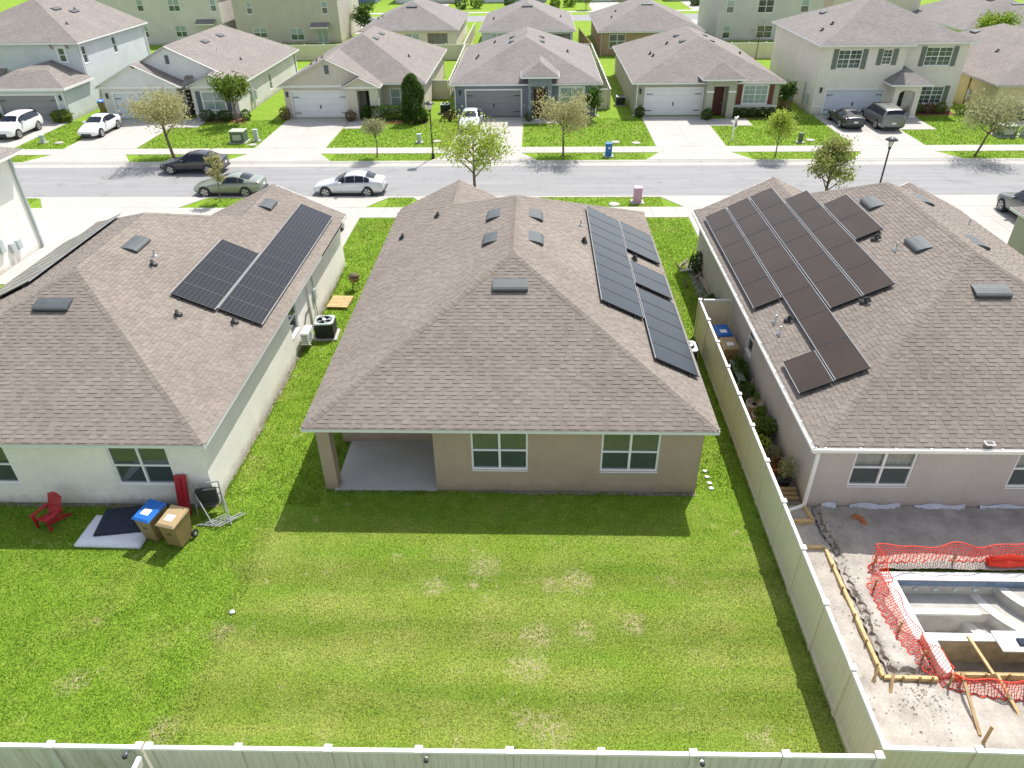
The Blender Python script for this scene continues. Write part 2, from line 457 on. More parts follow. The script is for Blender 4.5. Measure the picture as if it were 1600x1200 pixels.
for nm, ya, yb in (('near',46.15,46.7),('far',54.35,53.3)):
    root = None
    for seg in kerb(ya, yb):
        if root is None:
            root = struct(seg.build('kerb', MAT['concrete']))
        else: seg.build('kerb_segment', MAT['concrete'], root)
# sidewalks: slabs with open joints
def walkway(y0, y1, xs, xe, step, skip=()):
    root = struct(sheet('sidewalk', MAT['soil'], [(xs,xe,y0+.01,y1-.01)], .004))
    me = MB().box(.006, step-.006, 0, y1-y0, -.08, .025).mesh('slab'); me.materials.append(MAT['concrete'])
    n = int((xe-xs)/step)
    for i in range(n):
        o = bpy.data.objects.new('slab', me); COL.objects.link(o); o.location = (xs+i*step, y0, 0); o.parent = root
walkway(42.45, 44.25, -46, 48, 1.52)
walkway(56.3, 57.9, -54, 54, 1.52)
def driveway(x0, x1, ya, yb, apron=None, walk=None, flare=1.2):
    """ya..yb: lot side part; apron (yg, yk): from walk to kerb with flared sides"""
    root = struct(sheet('driveway', MAT['soil'], [(x0+.02,x1-.02,min(ya,yb)+.02,max(ya,yb)-.02)], .006))
    n = max(1, round(abs(yb-ya)/3.0)); d = (yb-ya)/n
    for i in range(n):
        a, b = sorted((ya+i*d, ya+(i+1)*d))
        mid = (x0+x1)/2
        MB().box(x0, mid-.006, a+.006, b-.006, -.06, .03).build('slab', MAT['concrete'], root)
        MB().box(mid+.006, x1, a+.006, b-.006, -.06, .03).build('slab', MAT['concrete'], root)
    if apron:
        g, k_ = apron; mid = (x0+x1)/2
        MB().prism([(x0,g),(mid-.006,g),(mid-.006,k_),(x0-flare,k_)][::1 if k_>g else -1], -.06, .028).build('apron_slab', MAT['concrete'], root)
        MB().prism([(mid+.006,g),(x1,g),(x1+flare,k_),(mid+.006,k_)][::1 if k_>g else -1], -.06, .028).build('apron_slab', MAT['concrete'], root)
    return root
# far lots
for x0,x1 in ((-48.6,-42.3),(-38.0,-32.1),(-22.4,-16.7),(-6.7,-1.1),(9.45,14.9),(24.7,30.2),(40.5,46.0)):
    driveway(x0, x1, 57.92, 67.6, (56.28,54.37))
# near lots
for x0,x1,yl in ((-31.8,-22.9,33.0),(-16.4,-10.8,35.0),(-6.8,-1.0,35.7),(9.3,15.2,35.4),(24.3,30.0,36.0)):
    driveway(x0, x1, 42.43, yl, (44.27,46.13))
sheet('front_path', MAT['concrete'], [(-13.6,-12.3,36.0,38.4)], .012)
for x0,x1,y0,y1 in ((-16.65,-15.2,63.9,67.2),(-1.05,2.2,65.3,67.3),(14.95,18.5,64.2,66.6),(30.25,33.2,62.6,66.5),(-32.05,-29.7,64.6,67.9)):
    sheet('entry_path', MAT['concrete'], [(x0,x1,y0,y1)], .02)
# street further back
sheet('back_road', MAT['asphalt'], [(-300,300,132.5,140.2)], .006)
sheet('back_sidewalk', MAT['concrete'], [(-300,300,144.0,145.8)], .008)
for x0,x1,y0,y1 in ((-31.5,-25.0,120,132.4),(22.5,28.5,118,132.4),(7.8,8.6,118,118.1),(-22,-17,145.9,160),(10,16,145.9,160),(28,34,145.9,160)):
    sheet('back_driveway', MAT['concrete'], [(x0,x1,y0,y1)], .01)

# ================================================================== roofs
def plane_frame(pts):
    o = Vector(pts[0]); u = (Vector(pts[1])-o).normalized()
    n = u.cross(Vector(pts[2])-o).normalized(); v = n.cross(u)
    return o,u,v,n
def add_plane(mb, pts):
    o,u,v,n = plane_frame(pts)
    mb.face(pts, [((Vector(p)-o).dot(u)+o.dot(u), (Vector(p)-o).dot(v)) for p in pts])
EX = .145
def shingles(pts, root, roof, n_single=0, seed=1):
    """lay tabs on the convex polygon pts (eave first); n_single tabs nearest the eave become single objects"""
    rg = random.Random(seed)
    o,u,v,n = plane_frame(pts)
    uv = [((Vector(p)-o).dot(u),(Vector(p)-o).dot(v)) for p in pts]
    vmax = max(q[1] for q in uv)
    def rng_at(vv):
        xs = []
        m = len(uv)
        for i in range(m):
            a, b = uv[i], uv[(i+1)%m]
            if abs(a[1]-b[1]) < 1e-9:
                if abs(a[1]-vv) < 1e-6: xs += [a[0],b[0]]
                continue
            t = (vv-a[1])/(b[1]-a[1])
            if -1e-9 <= t <= 1+1e-9: xs.append(a[0]+t*(b[0]-a[0]))
        return (min(xs),max(xs)) if xs else None
    mb = MB(); made = 0; proto = {}
    rows = int(vmax/EX)
    st = rng_at(0)
    mb.face([o+u*st[0]-v*.05-n*.004, o+u*st[1]-v*.05-n*.004, o+u*st[1]+v*.03+n*.004, o+u*st[0]+v*.03+n*.004])
    mb.face([o+u*st[0]-v*.05-n*.02, o+u*st[1]-v*.05-n*.02, o+u*st[1]-v*.05-n*.004, o+u*st[0]-v*.05-n*.004])
    W = (.19,.25,.31)
    def tab(b, u0,u1,t0,t1,v0,v1,t):
        A = o+u*u0+v*v0; B = o+u*u1+v*v0; C = o+u*t1+v*v1; D = o+u*t0+v*v1
        A2,B2,C2,D2 = A+n*t,B+n*t,C+n*.002,D+n*.002
        b.face([A2,B2,C2,D2]); b.face([A,B,B2,A2]); b.face([B,C2,B2]); b.face([A,A2,D2])
    for r in range(rows):
        v0, v1 = r*EX, (r+1)*EX+.004
        lo, hi = rng_at(v0), rng_at(min(v1,vmax-1e-6))
        if not lo or not hi: continue
        x = lo[0]-rg.random()*.45; alt = rg.random()<.5
        while x < lo[1]:
            w = rg.choice(W); alt = not alt; t = rg.choice((.013,.016)) if alt else rg.choice((.005,.006))
            if not alt: w *= .8
            a, b = max(x+.003,lo[0]), min(x+w-.003,lo[1])
            c, d = min(max(x+.003,hi[0]),hi[1]), max(min(x+w-.003,hi[1]),hi[0])
            if b-a > .02 and d >= c:
                full = abs(b-a-(w-.006))<1e-6 and abs(d-c-(w-.006))<1e-6
                if full and made < n_single:
                    key = (w,t)
                    if key not in proto:
                        q = MB(); so = o.copy()
                        A=u*0; B=u*(w-.006); Cc=B+v*(v1-v0); D=v*(v1-v0)
                        q.face([A+n*t,B+n*t,Cc+n*.002,D+n*.002]); q.face([A,B,B+n*t,A+n*t]); q.face([B,Cc+n*.002,B+n*t]); q.face([A,A+n*t,D+n*.002])
                        me = q.mesh('shingle'); me.materials.append(MAT['shingle']); proto[key] = me
                    s = bpy.data.objects.new('shingle', proto[key]); COL.objects.link(s); s.parent = roof
                    s.location = o+u*(x+.003)+v*v0; made += 1
                else:
                    tab(mb,a,b,c,d,v0,v1,t)
            x += w
    return mb
def caps(A, B, n1, n2, roof, seed=1):
    """cap pieces along a hip or ridge from A (low) to B (high); n1 n2 normals of the two planes"""
    A = Vector(A); B = Vector(B); d = (B-A).normalized()
    w1 = d.cross(n1).normalized(); w2 = n2.cross(d).normalized()
    if w1.z > 0 or (abs(w1.z)<1e-6): 
        if w1.dot(n2) < 0: w1 = -w1
    if w1.dot(n2) < 0: w1 = -w1
    if w2.dot(n1) < 0: w2 = -w2
    # w should point away along own plane: it must descend
    if w1.z > 0: w1 = -w1
    if w2.z > 0: w2 = -w2
    up_ = (n1+n2).normalized()
    n = int((B-A).length/.2)
    rg = random.Random(seed)
    metas = []
    for hh in (.014,.019):
        q = MB(); L=.235; wd=.15
        r0=up_*hh; r1=d*L+up_*.008
        a0=w1*wd+n1*hh; a1=d*L+w1*wd+n1*.006
        b0=w2*wd+n2*hh; b1=d*L+w2*wd+n2*.006
        q.face([a0,r0,r1,a1]); q.face([r0,b0,b1,r1]); q.face([w1*wd,Vector((0,0,0)),r0,a0]); q.face([Vector((0,0,0)),w2*wd,b0,r0])
        q.face([w1*wd,a0,a1]); q.face([w2*wd,b1,b0])
        me = q.mesh('ridge_cap'); me.materials.append(MAT['shingle']); metas.append(me)
    for i in range(n):
        s = bpy.data.objects.new('ridge_cap', rg.choice(metas)); COL.objects.link(s); s.parent = roof
        s.location = A+d*(.02+i*.2)
def hip_roof(root, x0,x1,y0,y1,ze,k, ra=None, rb=None, near=False, n_single=0, mat='shingle_far', fascia='fascia', skip=(), ceil=True, name='roof', seed=1):
    hw=(x1-x0)/2; xc=(x0+x1)/2; zr=ze+k*hw
    if ra is None: ra=y0+hw
    if rb is None: rb=y1-hw
    P = {'S':[(x0,y0,ze),(x1,y0,ze),(xc,ra,zr)], 'E':[(x1,y0,ze),(x1,y1,ze),(xc,rb,zr),(xc,ra,zr)],
         'N':[(x1,y1,ze),(x0,y1,ze),(xc,rb,zr)], 'W':[(x0,y1,ze),(x0,y0,ze),(xc,ra,zr),(xc,rb,zr)]}
    if ra<=y0+.01: P.pop('S')
    if rb>=y1-.01: P.pop('N')
    mb = MB()
    for p in P.values(): add_plane(mb, p)
    roof = mb.build(name, MAT[mat], root)
    f = MB(); h0,h1=ze-.15,ze-.02; t=.03
    f.box(x0-t,x1+t,y0-t,y0,h0,h1)
    MB_f = f
    fa = f.build('fascia', MAT[fascia], root)
    MB().box(x1,x1+t,y0,y1,h0,h1).build('fascia', MAT[fascia], root)
    MB().box(x0-t,x0,y0,y1,h0,h1).build('fascia', MAT[fascia], root)
    MB().box(x0-t,x1+t,y1,y1+t,h0,h1).build('fascia', MAT[fascia], root)
    if ceil:
        MB().face([(x0,y0,h0+.02),(x0,y1,h0+.02),(x1,y1,h0+.02),(x1,y0,h0+.02)]).build('soffit', MAT['soffit'], root)
    if near:
        # metal drip edge along the eaves
        allb = MB()
        for j,(key,p) in enumerate(P.items()):
            if key=='N': continue
            q = shingles(p, root, roof, n_single if key=='S' else 0, seed*10+j)
            b = len(allb.v); allb.v += q.v; allb.f += [tuple(i+b for i in ff) for ff in q.f]; allb.uv += q.uv
        o = allb.build('shingles', MAT['shingle'], roof); o['kind']='stuff'
        nn = {kk: plane_frame(p)[3] for kk,p in P.items()}
        caps((x0,y0,ze),(xc,ra,zr), nn['W'],nn['S'], roof, 1)
        caps((x1,y0,ze),(xc,ra,zr), nn['E'],nn['S'], roof, 2)
        caps((xc,ra,zr),(xc,rb,zr), nn['E'],nn['W'], roof, 3)
        caps((x0,y1,ze),(xc,rb,zr), nn['W'],nn['N'], roof, 4)
        caps((x1,y1,ze),(xc,rb,zr), nn['E'],nn['N'], roof, 5)
    return roof
def gable_wing(root, x0,x1,yg,yi,ze,k, wallmat, near=False, mat='shingle_far', fascia='fascia_w', inset=.3, siding=None, name='wing_roof', seed=5, trim=True, wall_z0=None):
    """gabled wing: gable face towards yg, ridge running to yi inside the main roof"""
    hw=(x1-x0)/2; xc=(x0+x1)/2; zr=ze+k*hw; s = 1 if yi>yg else -1
    lo,hi = min(yg,yi),max(yg,yi)
    E=[(x1,lo,ze),(x1,hi,ze),(xc,hi,zr),(xc,lo,zr)]; W=[(x0,hi,ze),(x0,lo,ze),(xc,lo,zr),(xc,hi,zr)]
    mb=MB(); add_plane(mb,E); add_plane(mb,W); roof=mb.build(name,MAT[mat],root)
    if near:
        allb=MB()
        for j,p in enumerate((E,W)):
            q=shingles(p,root,roof,0,seed*10+j); b=len(allb.v); allb.v+=q.v; allb.f+=[tuple(i+b for i in ff) for ff in q.f]; allb.uv+=q.uv
        o=allb.build('shingles',MAT['shingle'],roof); o['kind']='stuff'
        caps((xc,lo,zr),(xc,hi,zr),plane_frame(E)[3],plane_frame(W)[3],roof,7)
    # gable triangle wall
    yw = yg+s*inset; g=MB()
    z0 = ze-.15 if wall_z0 is None else wall_z0
    a=inset*k
    n=9 if siding else 1
    tri=[(x0+inset,yw,z0),(x1-inset,yw,z0),(x1-inset,yw,ze+inset*k-.03),(xc,yw,zr-.05),(x0+inset,yw,ze+inset*k-.03)]
    if s<0: tri=tri[::-1]
    g.face(tri)
    gab=g.build('gable_wall',MAT[wallmat],root)
    if siding:   # board-and-batten or lap strips
        step=.32
        if siding=='batten':
            x=x0+inset+.3
            while x<x1-inset-.2:
                zt=ze+k*(hw-abs(x-xc))-.12
                if zt>ze+.1: MB().box(x-.02,x+.02,yw-.022 if s>0 else yw, yw if s>0 else yw+.022, ze-.02, zt).build('batten',MAT[wallmat],gab)
                x+=step
        else:
            z=ze+.15
            while z<zr-.3:
                hwz=(zr-z)/k-.42
                if hwz>.25:
                    mbx=MB(); mbx.face([(xc-hwz,yw-.03,z),(xc+hwz,yw-.03,z),(xc+hwz-.2,yw-.004,z+.19),(xc-hwz+.2,yw-.004,z+.19)])
                    mbx.face([(xc-hwz,yw-.001,z),(xc+hwz,yw-.001,z),(xc+hwz,yw-.03,z),(xc-hwz,yw-.03,z)])
                    mbx.build('siding_board',MAT[wallmat],gab)
                z+=.2
    # rakes
    t=.035
    for sx,xe in ((-1,x0),(1,x1)):
        MB().bar((xe,yg-s*.02,ze-.06),(xc,yg-s*.02,zr-.06),.04,.2,up=(0,1,0)).build('rake_trim',MAT[fascia],root)
        MB().box(*( (xe-.03,xe) if sx<0 else (xe,xe+.03)), lo,hi, ze-.17,ze-.004).build('fascia',MAT[fascia],root)
    # rake soffit + horizontal trim band
    MB().face([(x0,yg,ze-.06),(xc,yg,zr-.06),(xc,yw,zr-.06),(x0,yw,ze-.06)]).build('rake_soffit',MAT[fascia],root)
    MB().face([(x1,yg,ze-.06),(xc,yg,zr-.06),(xc,yw,zr-.06),(x1,yw,ze-.06)]).build('rake_soffit',MAT[fascia],root)
    if trim: MB().box(x0+.1,x1-.1,min(yw,yw-s*.06),max(yw,yw-s*.06)-.001,ze-.2,ze-.03).build('gable_trim',MAT[fascia],root)
    return roof
# ================================================================== walls and openings
def wmap(side, plane):
    if side=='S': return lambda u,v,d: (u, plane-d, v)
    if side=='N': return lambda u,v,d: (u, plane+d, v)
    if side=='E': return lambda u,v,d: (plane+d, u, v)
    return lambda u,v,d: (plane-d, u, v)
def wall_side(mb, side, plane, u0,u1,z0,z1, ops=(), depth=.14):
    T=wmap(side,plane)
    us=sorted({u0,u1,*[q for o in ops for q in o[:2]]}); zs=sorted({z0,z1,*[q for o in ops for q in o[2:4]]})
    flip = side in ('W','N')
    def quad(a,b,c,d):
        p=[T(*a),T(*b),T(*c),T(*d)]; mb.face(p[::-1] if flip else p)
    for i in range(len(us)-1):
        for j in range(len(zs)-1):
            uc,zc=(us[i]+us[i+1])/2,(zs[j]+zs[j+1])/2
            if any(o[0]<uc<o[1] and o[2]<zc<o[3] for o in ops): continue
            quad((us[i],zs[j],0),(us[i+1],zs[j],0),(us[i+1],zs[j+1],0),(us[i],zs[j+1],0))
    for o in ops:
        a,b,c,d=o[:4]
        quad((a,c,0),(a,d,0),(a,d,-depth),(a,c,-depth)); quad((b,c,0),(b,c,-depth),(b,d,-depth),(b,d,0))
        quad((a,c,-depth),(b,c,-depth),(b,c,0),(a,c,0)); quad((a,d,0),(b,d,0),(b,d,-depth),(a,d,-depth))
def walls(root, x0,x1,y0,y1,z1, mat, ops={}, z0=-.1, name='wall', sides='SENW', depth=.14):
    mb=MB()
    if 'S' in sides: wall_side(mb,'S',y0,x0,x1,z0,z1,ops.get('S',()),depth)
    if 'E' in sides: wall_side(mb,'E',x1,y0,y1,z0,z1,ops.get('E',()),depth)
    if 'N' in sides: wall_side(mb,'N',y1,x0,x1,z0,z1,ops.get('N',()),depth)
    if 'W' in sides: wall_side(mb,'W',x0,y0,y1,z0,z1,ops.get('W',()),depth)
    return mb.build(name, MAT[mat], root)
def mbox(mb,T,u0,u1,v0,v1,d0,d1): mb.box(u0,u1,v0,v1,d0,d1,T); return mb
def window(root, side, plane, u0,u1,v0,v1, cols=2, rows=2, glass='glass_far', frame='white', trim=0, shutters=None, curtain=False, fw_=.06, upper=None, muntin=False, sill=True):
    T=wmap(side,plane); mb=MB(); d0,d1=-.11,-.03
    mbox(mb,T,u0,u0+fw_,v0,v1,d0,d1); mbox(mb,T,u1-fw_,u1,v0,v1,d0,d1)
    mbox(mb,T,u0+fw_,u1-fw_,v0,v0+fw_,d0,d1); mbox(mb,T,u0+fw_,u1-fw_,v1-fw_,v1,d0,d1)
    cw=(u1-u0)/cols; rh=(v1-v0)/rows
    for i in range(1,cols): mbox(mb,T,u0+cw*i-fw_*.6,u0+cw*i+fw_*.6,v0+fw_,v1-fw_,d0,d1+.004)
    for j in range(1,rows):
        for i in range(cols):
            a=u0+cw*i+(fw_ if i==0 else fw_*.6); b=u0+cw*(i+1)-(fw_ if i==cols-1 else fw_*.6)
            mbox(mb,T,a,b,v0+rh*j-.03,v0+rh*j+.03,d0,d1-.004)
    w=mb.build('window',MAT[frame],root)
    for i in range(cols):
        for j in range(rows):
            a=u0+cw*i+.04; b=u0+cw*(i+1)-.04; c=v0+rh*j+.025; d=v0+rh*(j+1)-.025
            dd=-.085 if j==0 else -.07
            g=glass if (j==0 or not upper) else upper
            mbox(MB(),T,a,b,c,d,dd-.008,dd).build('pane',MAT[g],w)
            if muntin:
                mm=MB(); mbox(mm,T,(a+b)/2-.012,(a+b)/2+.012,c,d,dd,dd+.012); mbox(mm,T,a,(a+b)/2-.013,(c+d)/2-.012,(c+d)/2+.012,dd,dd+.011); mbox(mm,T,(a+b)/2+.013,b,(c+d)/2-.012,(c+d)/2+.012,dd,dd+.011)
                mm.build('muntin',MAT[frame],w)
    if sill: mbox(MB(),T,u0-.01-trim,u1+.01+trim,v0-.03-trim*.5,v0-.002,-.02,.025).build('sill',MAT[frame],w)
    if trim:
        mbox(MB(),T,u0-trim,u0-.001,v0,v1+trim,0.002,.03).build('casing',MAT[frame],w); mbox(MB(),T,u1+.001,u1+trim,v0,v1+trim,.002,.03).build('casing',MAT[frame],w)
        mbox(MB(),T,u0,u1,v1+.001,v1+trim,.002,.03).build('casing',MAT[frame],w)
    if shutters:
        sw=.42
        for a,b in ((u0-trim-.03-sw,u0-trim-.03),(u1+trim+.03,u1+trim+.03+sw)):
            sh=mbox(MB(),T,a,b,v0-.03,v1+.06,.004,.04).build('shutter',MAT[shutters],root)
            for z in np.arange(v0+.06,v1-.04,.16): mbox(MB(),T,a+.05,b-.05,z,z+.09,.041,.052).build('shutter_slat',MAT[shutters],sh)
    if curtain:
        for i in range(cols):
            a=u0+cw*i+.05; b=u0+cw*(i+1)-.05; wd=.2
            spans=((a,a+wd),) if (i==0 and cols>1) else ((b-wd,b),)
            if curtain=='full': spans=((a,b),)
            for (p,q) in spans:
                m=MB(); n=10 if curtain!='full' else 30
                for r_ in range(n):
                    e0=p+(q-p)*r_/n; e1=p+(q-p)*(r_+1)/n; s0=.03*math.sin(r_*1.7); s1=.03*math.sin((r_+1)*1.7)
                    m.face([T(e0,v0+.03,-.16+s0),T(e1,v0+.03,-.16+s1),T(e1,v1-.03,-.16+s1),T(e0,v1-.03,-.16+s0)])
                m.build('curtain',MAT['curtain'],w)
    return w
def garage_door(root, plane, u0,u1,h, mat='white', side='S', hw=True, trim='white'):
    T=wmap(side,plane); d=MB(); mbox(d,T,u0,u1,0.0,h,-.13,-.10); g=d.build('garage_door',MAT[mat],root)
    n=4; rh=h/n
    for i in range(n):
        mbox(MB(),T,u0+.01,u1-.01,rh*i+.012,rh*(i+1)-.012,-.099,-.07).build('door_panel',MAT[mat],g)
    if hw:
        for z in (rh*.75,rh*3.2):
            mbox(MB(),T,u0+.06,u0+.62,z-.03,z+.03,-.069,-.05).build('strap_hinge',MAT['black_metal'],g); mbox(MB(),T,u1-.62,u1-.06,z-.03,z+.03,-.069,-.05).build('strap_hinge',MAT['black_metal'],g)
        m=(u0+u1)/2; mbox(MB(),T,m-.06,m-.02,h*.36,h*.5,-.069,-.03).build('handle',MAT['black_metal'],g)
        mbox(MB(),T,m+.02,m+.06,h*.36,h*.5,-.069,-.03).build('handle',MAT['black_metal'],g)
    tw=.13
    mbox(MB(),T,u0-tw,u0,0,h+tw,.002,.035).build('door_trim',MAT[trim],root); mbox(MB(),T,u1,u1+tw,0,h+tw,.002,.035).build('door_trim',MAT[trim],root)
    mbox(MB(),T,u0,u1,h,h+tw,.002,.036).build('door_trim',MAT[trim],root)
def wall_lamp(root, plane, u, z, side='S'):
    T=wmap(side,plane); m=MB(); mbox(m,T,u-.07,u+.07,z-.17,z+.14,.0,.14); mbox(m,T,u-.09,u+.09,z+.14,z+.19,0,.17); mbox(m,T,u-.05,u+.05,z-.26,z-.17,0,.09)
    m.build('wall_lamp',MAT['black_metal'],root)
def downspout(root, x,y,ztop, mat='fascia_w', dx=0, dy=-.35, out=.28):
    m=MB(); m.bar((x+dx*.0,y-out,ztop),(x,y-.06,ztop-.3),.09,.07); m.bar((x,y-.06,ztop-.3),(x,y-.06,.16),.09,.07,up=(0,1,0)); m.bar((x,y-.06,.16),(x+dx,y+dy,.06),.09,.07)
    m.build('downspout',MAT[mat],root)
def slope_frame(P, v, n):
    """matrix with z=n, y=v (up slope)"""
    v=Vector(v).normalized(); n=Vector(n).normalized(); u=v.cross(n)
    m=Matrix((u,v,n)).transposed().to_4x4(); m.translation=Vector(P); return m
_ventmesh={}
def roof_vent(root, P, v, n, w=1.15):
    """slant-back exhaust vent on a slope; P at its centre"""
    if w not in _ventmesh:
        q=MB(); prof=[(-.26,.0),(-.26,.03),(-.29,.08),(-.27,.11),(-.18,.12),(.05,.085),(.22,.035),(.28,.012),(.28,0)]
        for i in range(len(prof)-1):
            a,b=prof[i],prof[i+1]
            q.face([(-w/2,a[0],a[1]),(-w/2,b[0],b[1]),(w/2,b[0],b[1]),(w/2,a[0],a[1])])
        q.face([(-w/2,a,b) for a,b in prof][::-1]); q.face([(w/2,a,b) for a,b in prof])
        me=q.mesh('roof_vent'); me.materials.append(MAT['vent'])
        q2=MB().box(-w/2+.03,w/2-.03,-.32,-.28,.025,.085); q2.mesh
        m2=q2.mesh('vent_opening'); m2.materials.append(MAT['black_metal']); _ventmesh[w]=(me,m2)
    me,m2=_ventmesh[w]
    o=bpy.data.objects.new('roof_vent',me); COL.objects.link(o); o.parent=root; L=ROOTLOC.get(root.name,Vector())
    M_=slope_frame(P,v,n); o.matrix_parent_inverse=Matrix.Translation(-L); o.matrix_basis=M_
    c=bpy.data.objects.new('vent_opening',m2); COL.objects.link(c); c.parent=o
    return o
def vent_pipe(root, P, kind=0):
    P=Vector(P); m=MB()
    if kind==0:
        m.tube([P-Vector((0,0,.1)),P+Vector((0,0,.18))],.05,8); m.tube([P+Vector((0,0,.15)),P+Vector((.05,-.1,.22)),P+Vector((.08,-.2,.12))],.055,8); m.lathe([(.17,-.03),(.14,.05),(.06,.1)],P,10)
        m.build('vent_pipe',MAT['dark_plastic'],root)
    else:
        m.tube([P-Vector((0,0,.1)),P+Vector((0,0,.3))],.035,8); m.lathe([(.11,-.03),(.09,.04),(.04,.1)],P,10)
        m.build('vent_pipe',MAT['alloy'],root)
# ================================================================== near houses
K = .483
def near_house(label, x0,x1,y0,y1,ze,k,wall,ra=None,rb=None,seed=1,fascia='fascia'):
    root = thing('single_storey_house', label, 'house', ((x0+x1)/2,(y0+y1)/2,0), world_coords=True)
    roof = hip_roof(root,x0,x1,y0,y1,ze,k,ra,rb,near=True,n_single=300,seed=seed,fascia=fascia)
    return root, roof
KW=(K,0,1)
def zE(x1,x,ze=2.75,k=K): return ze+k*(x1-x)
def zW(x0,x,ze=2.75,k=K): return ze+k*(x-x0)
# ---- centre house
C, Croof = near_house('tan stucco house in the middle with dark solar panels and open corner patio', -7.06,5.52,17.4,35.9,2.75,K,'stucco_tan',seed=1)
gable_wing(C,-7.06,-.66,36.4,32.0,2.735,K,'stucco_tan',near=True,seed=11)
opC=[(-1.97,-.19,.89,2.44),(2.09,3.9,.87,2.41)]
walls(C,-3.15,5.2,17.7,20.22,2.6,'stucco_tan',{'S':opC},sides='SEW')
walls(C,-6.8,5.2,20.22,35.6,2.6,'stucco_tan',sides='SWNE')
for o in opC: window(C,'S',17.7,*o,glass='glass',curtain=True,sill=True)
pst=MB().box(-6.8,-6.38,17.7,18.12,0,2.6).build('patio_post',MAT['stucco_tan'],C,bevel=.012)
MB().box(-6.79,-6.39,18.13,20.2,2.48,2.59).build('beam',MAT['stucco_tan'],C)
MB().box(-6.37,-3.16,17.71,18.11,2.48,2.58).build('beam',MAT['stucco_tan'],C)
MB().box(-6.5,-3.15,17.66,20.22,-.05,.05).build('patio_slab',MAT['concrete_d'],C)
for y in (28.43,25.91): roof_vent(C,(-1.67,y,zW(-7.06,-1.67)),(1,0,K),(-K,0,1),.95)
for y in (28.25,25.8): roof_vent(C,(.0,y,zE(5.52,.0)),(-1,0,K),(K,0,1),.95)
roof_vent(C,(-.83,22.35,2.75+K*(22.35-17.4)),(0,1,K),(0,-K,1),1.2)
for x,y,kd in ((-4.51,31.98,0),(-6.1,31.27,0)): vent_pipe(C,(x,y,zW(-7.06,x)),kd)
for x,y,kd in ((1.94,29.48,1),(1.96,27.74,0),(4.15,28.4,0)): vent_pipe(C,(x,y,zE(5.52,x)),kd)
KL = .452
# ---- left house
L, Lroof = near_house('cream stucco house on the left with two solar arrays and red chair behind it', -22.25,-9.75,16.55,34.6,2.75,KL,'stucco_cream',rb=28.2,seed=2)
gable_wing(L,-16.75,-9.75,35.7,30.5,2.735,KL,'stucco_cream',near=True,seed=12)
opL=[(-13.04,-11.18,.83,2.35),(-18.1,-16.23,.83,2.35)]
walls(L,-21.95,-10.1,16.9,35.4,2.6,'stucco_cream',{'S':opL,'E':[(26.0,27.0,.9,2.35)]})
for o in opL: window(L,'S',16.9,*o,glass='glass',curtain=False)
window(L,'E',-10.1,26.0,27.0,.9,2.35,cols=1,glass='glass')
roof_vent(L,(-15.3,25.63,zE(-9.75,-15.3,2.75,KL)),(-1,0,KL),(KL,0,1),1.2)
roof_vent(L,(-12.8,33.25,zE(-9.75,-12.8,2.75,KL)),(-1,0,KL),(KL,0,1),1.1)
roof_vent(L,(-16.18,21.3,2.75+KL*(21.3-16.55)),(0,1,KL),(0,-KL,1),1.2)
for x,y,kd in ((-14.33,24.72,0),(-14.5,25.3,1),(-12.57,22.25,0),(-10.99,23.01,0)): vent_pipe(L,(x,y,zE(-9.75,x,2.75,KL)),kd)
MB().box(-10.095,-10.02,28.6,28.75,.2,2.55).build('downspout',MAT['stucco_cream'],L)
mt=MB().box(-10.095,-9.98,29.35,29.6,1.0,1.5).build('meter_box',MAT['galv'],L)
MB().tube([(-10.05,29.5,1.5),(-10.05,29.5,2.5)],.025,6).build('conduit',MAT['galv'],L); MB().tube([(-10.05,29.45,.2),(-10.05,29.45,1.0)],.025,6).build('conduit',MAT['galv'],L)
MB().tube([(-10.06,28.55,1.0),(-10.06,28.0,1.05),(-10.06,27.6,.7),(-10.06,27.6,.4)],.02,6).build('cable',MAT['dark_plastic'],L)
# ---- right house
Rh, Rroof = near_house('mauve-grey stucco house on the right with brown solar panels and white gutters', 8.18,21.5,16.7,36.2,2.75,K,'stucco_mauve',rb=30.6,seed=3,fascia='fascia_w')
gable_wing(Rh,8.18,15.5,36.0,31.4,2.735,K,'stucco_mauve',near=True,seed=13)
gable_wing(Rh,16.2,21.5,36.6,32.0,2.735,K,'stucco_mauve',near=True,seed=14)
opR=[(9.56,11.38,.96,2.38),(14.3,16.1,.96,2.38)]
walls(Rh,8.5,21.2,17.02,35.9,2.6,'stucco_mauve',{'S':opR,'W':[(24.6,25.4,.9,2.2)]})
for o in opR: window(Rh,'S',17.02,*o,glass='glass',upper='glass_clear',curtain='full')
window(Rh,'W',8.5,24.6,25.4,.9,2.2,cols=1,glass='glass')
def gutter(root, p, q, out, mat='fascia_w', nb=1.0):
    p=Vector(p); q=Vector(q); d=(q-p).normalized(); out=Vector(out); m=MB()
    a=out*.035; b=out*.15
    prof=[(a,.0),(a,-.11),(b*.8,-.13),(b,-.05),(b,.01),(b-out*.012,.01),(b-out*.012,-.05),(b*.8-out*.012,-.115),(a+out*.012,-.1),(a+out*.012,0)]
    for i in range(len(prof)-1):
        u0=prof[i][0]+Vector((0,0,prof[i][1])); u1=prof[i+1][0]+Vector((0,0,prof[i+1][1]))
        m.face([p+u0,q+u0,q+u1,p+u1])
    g=m.build('gutter',MAT[mat],root); n=int((q-p).length/nb)
    for i in range(n):
        c=p+d*(.4+i*nb); MB().bar(c+a+Vector((0,0,.012)),c+b+Vector((0,0,.012)),.05,.012).build('gutter_bracket',MAT['white'],g)
    return g
gutter(Rh,(8.15,16.55,2.74),(8.15,36.0,2.74),(-1,0,0),nb=.95)
gutter(Rh,(8.0,16.67,2.74),(21.6,16.67,2.74),(0,-1,0),nb=1.0)
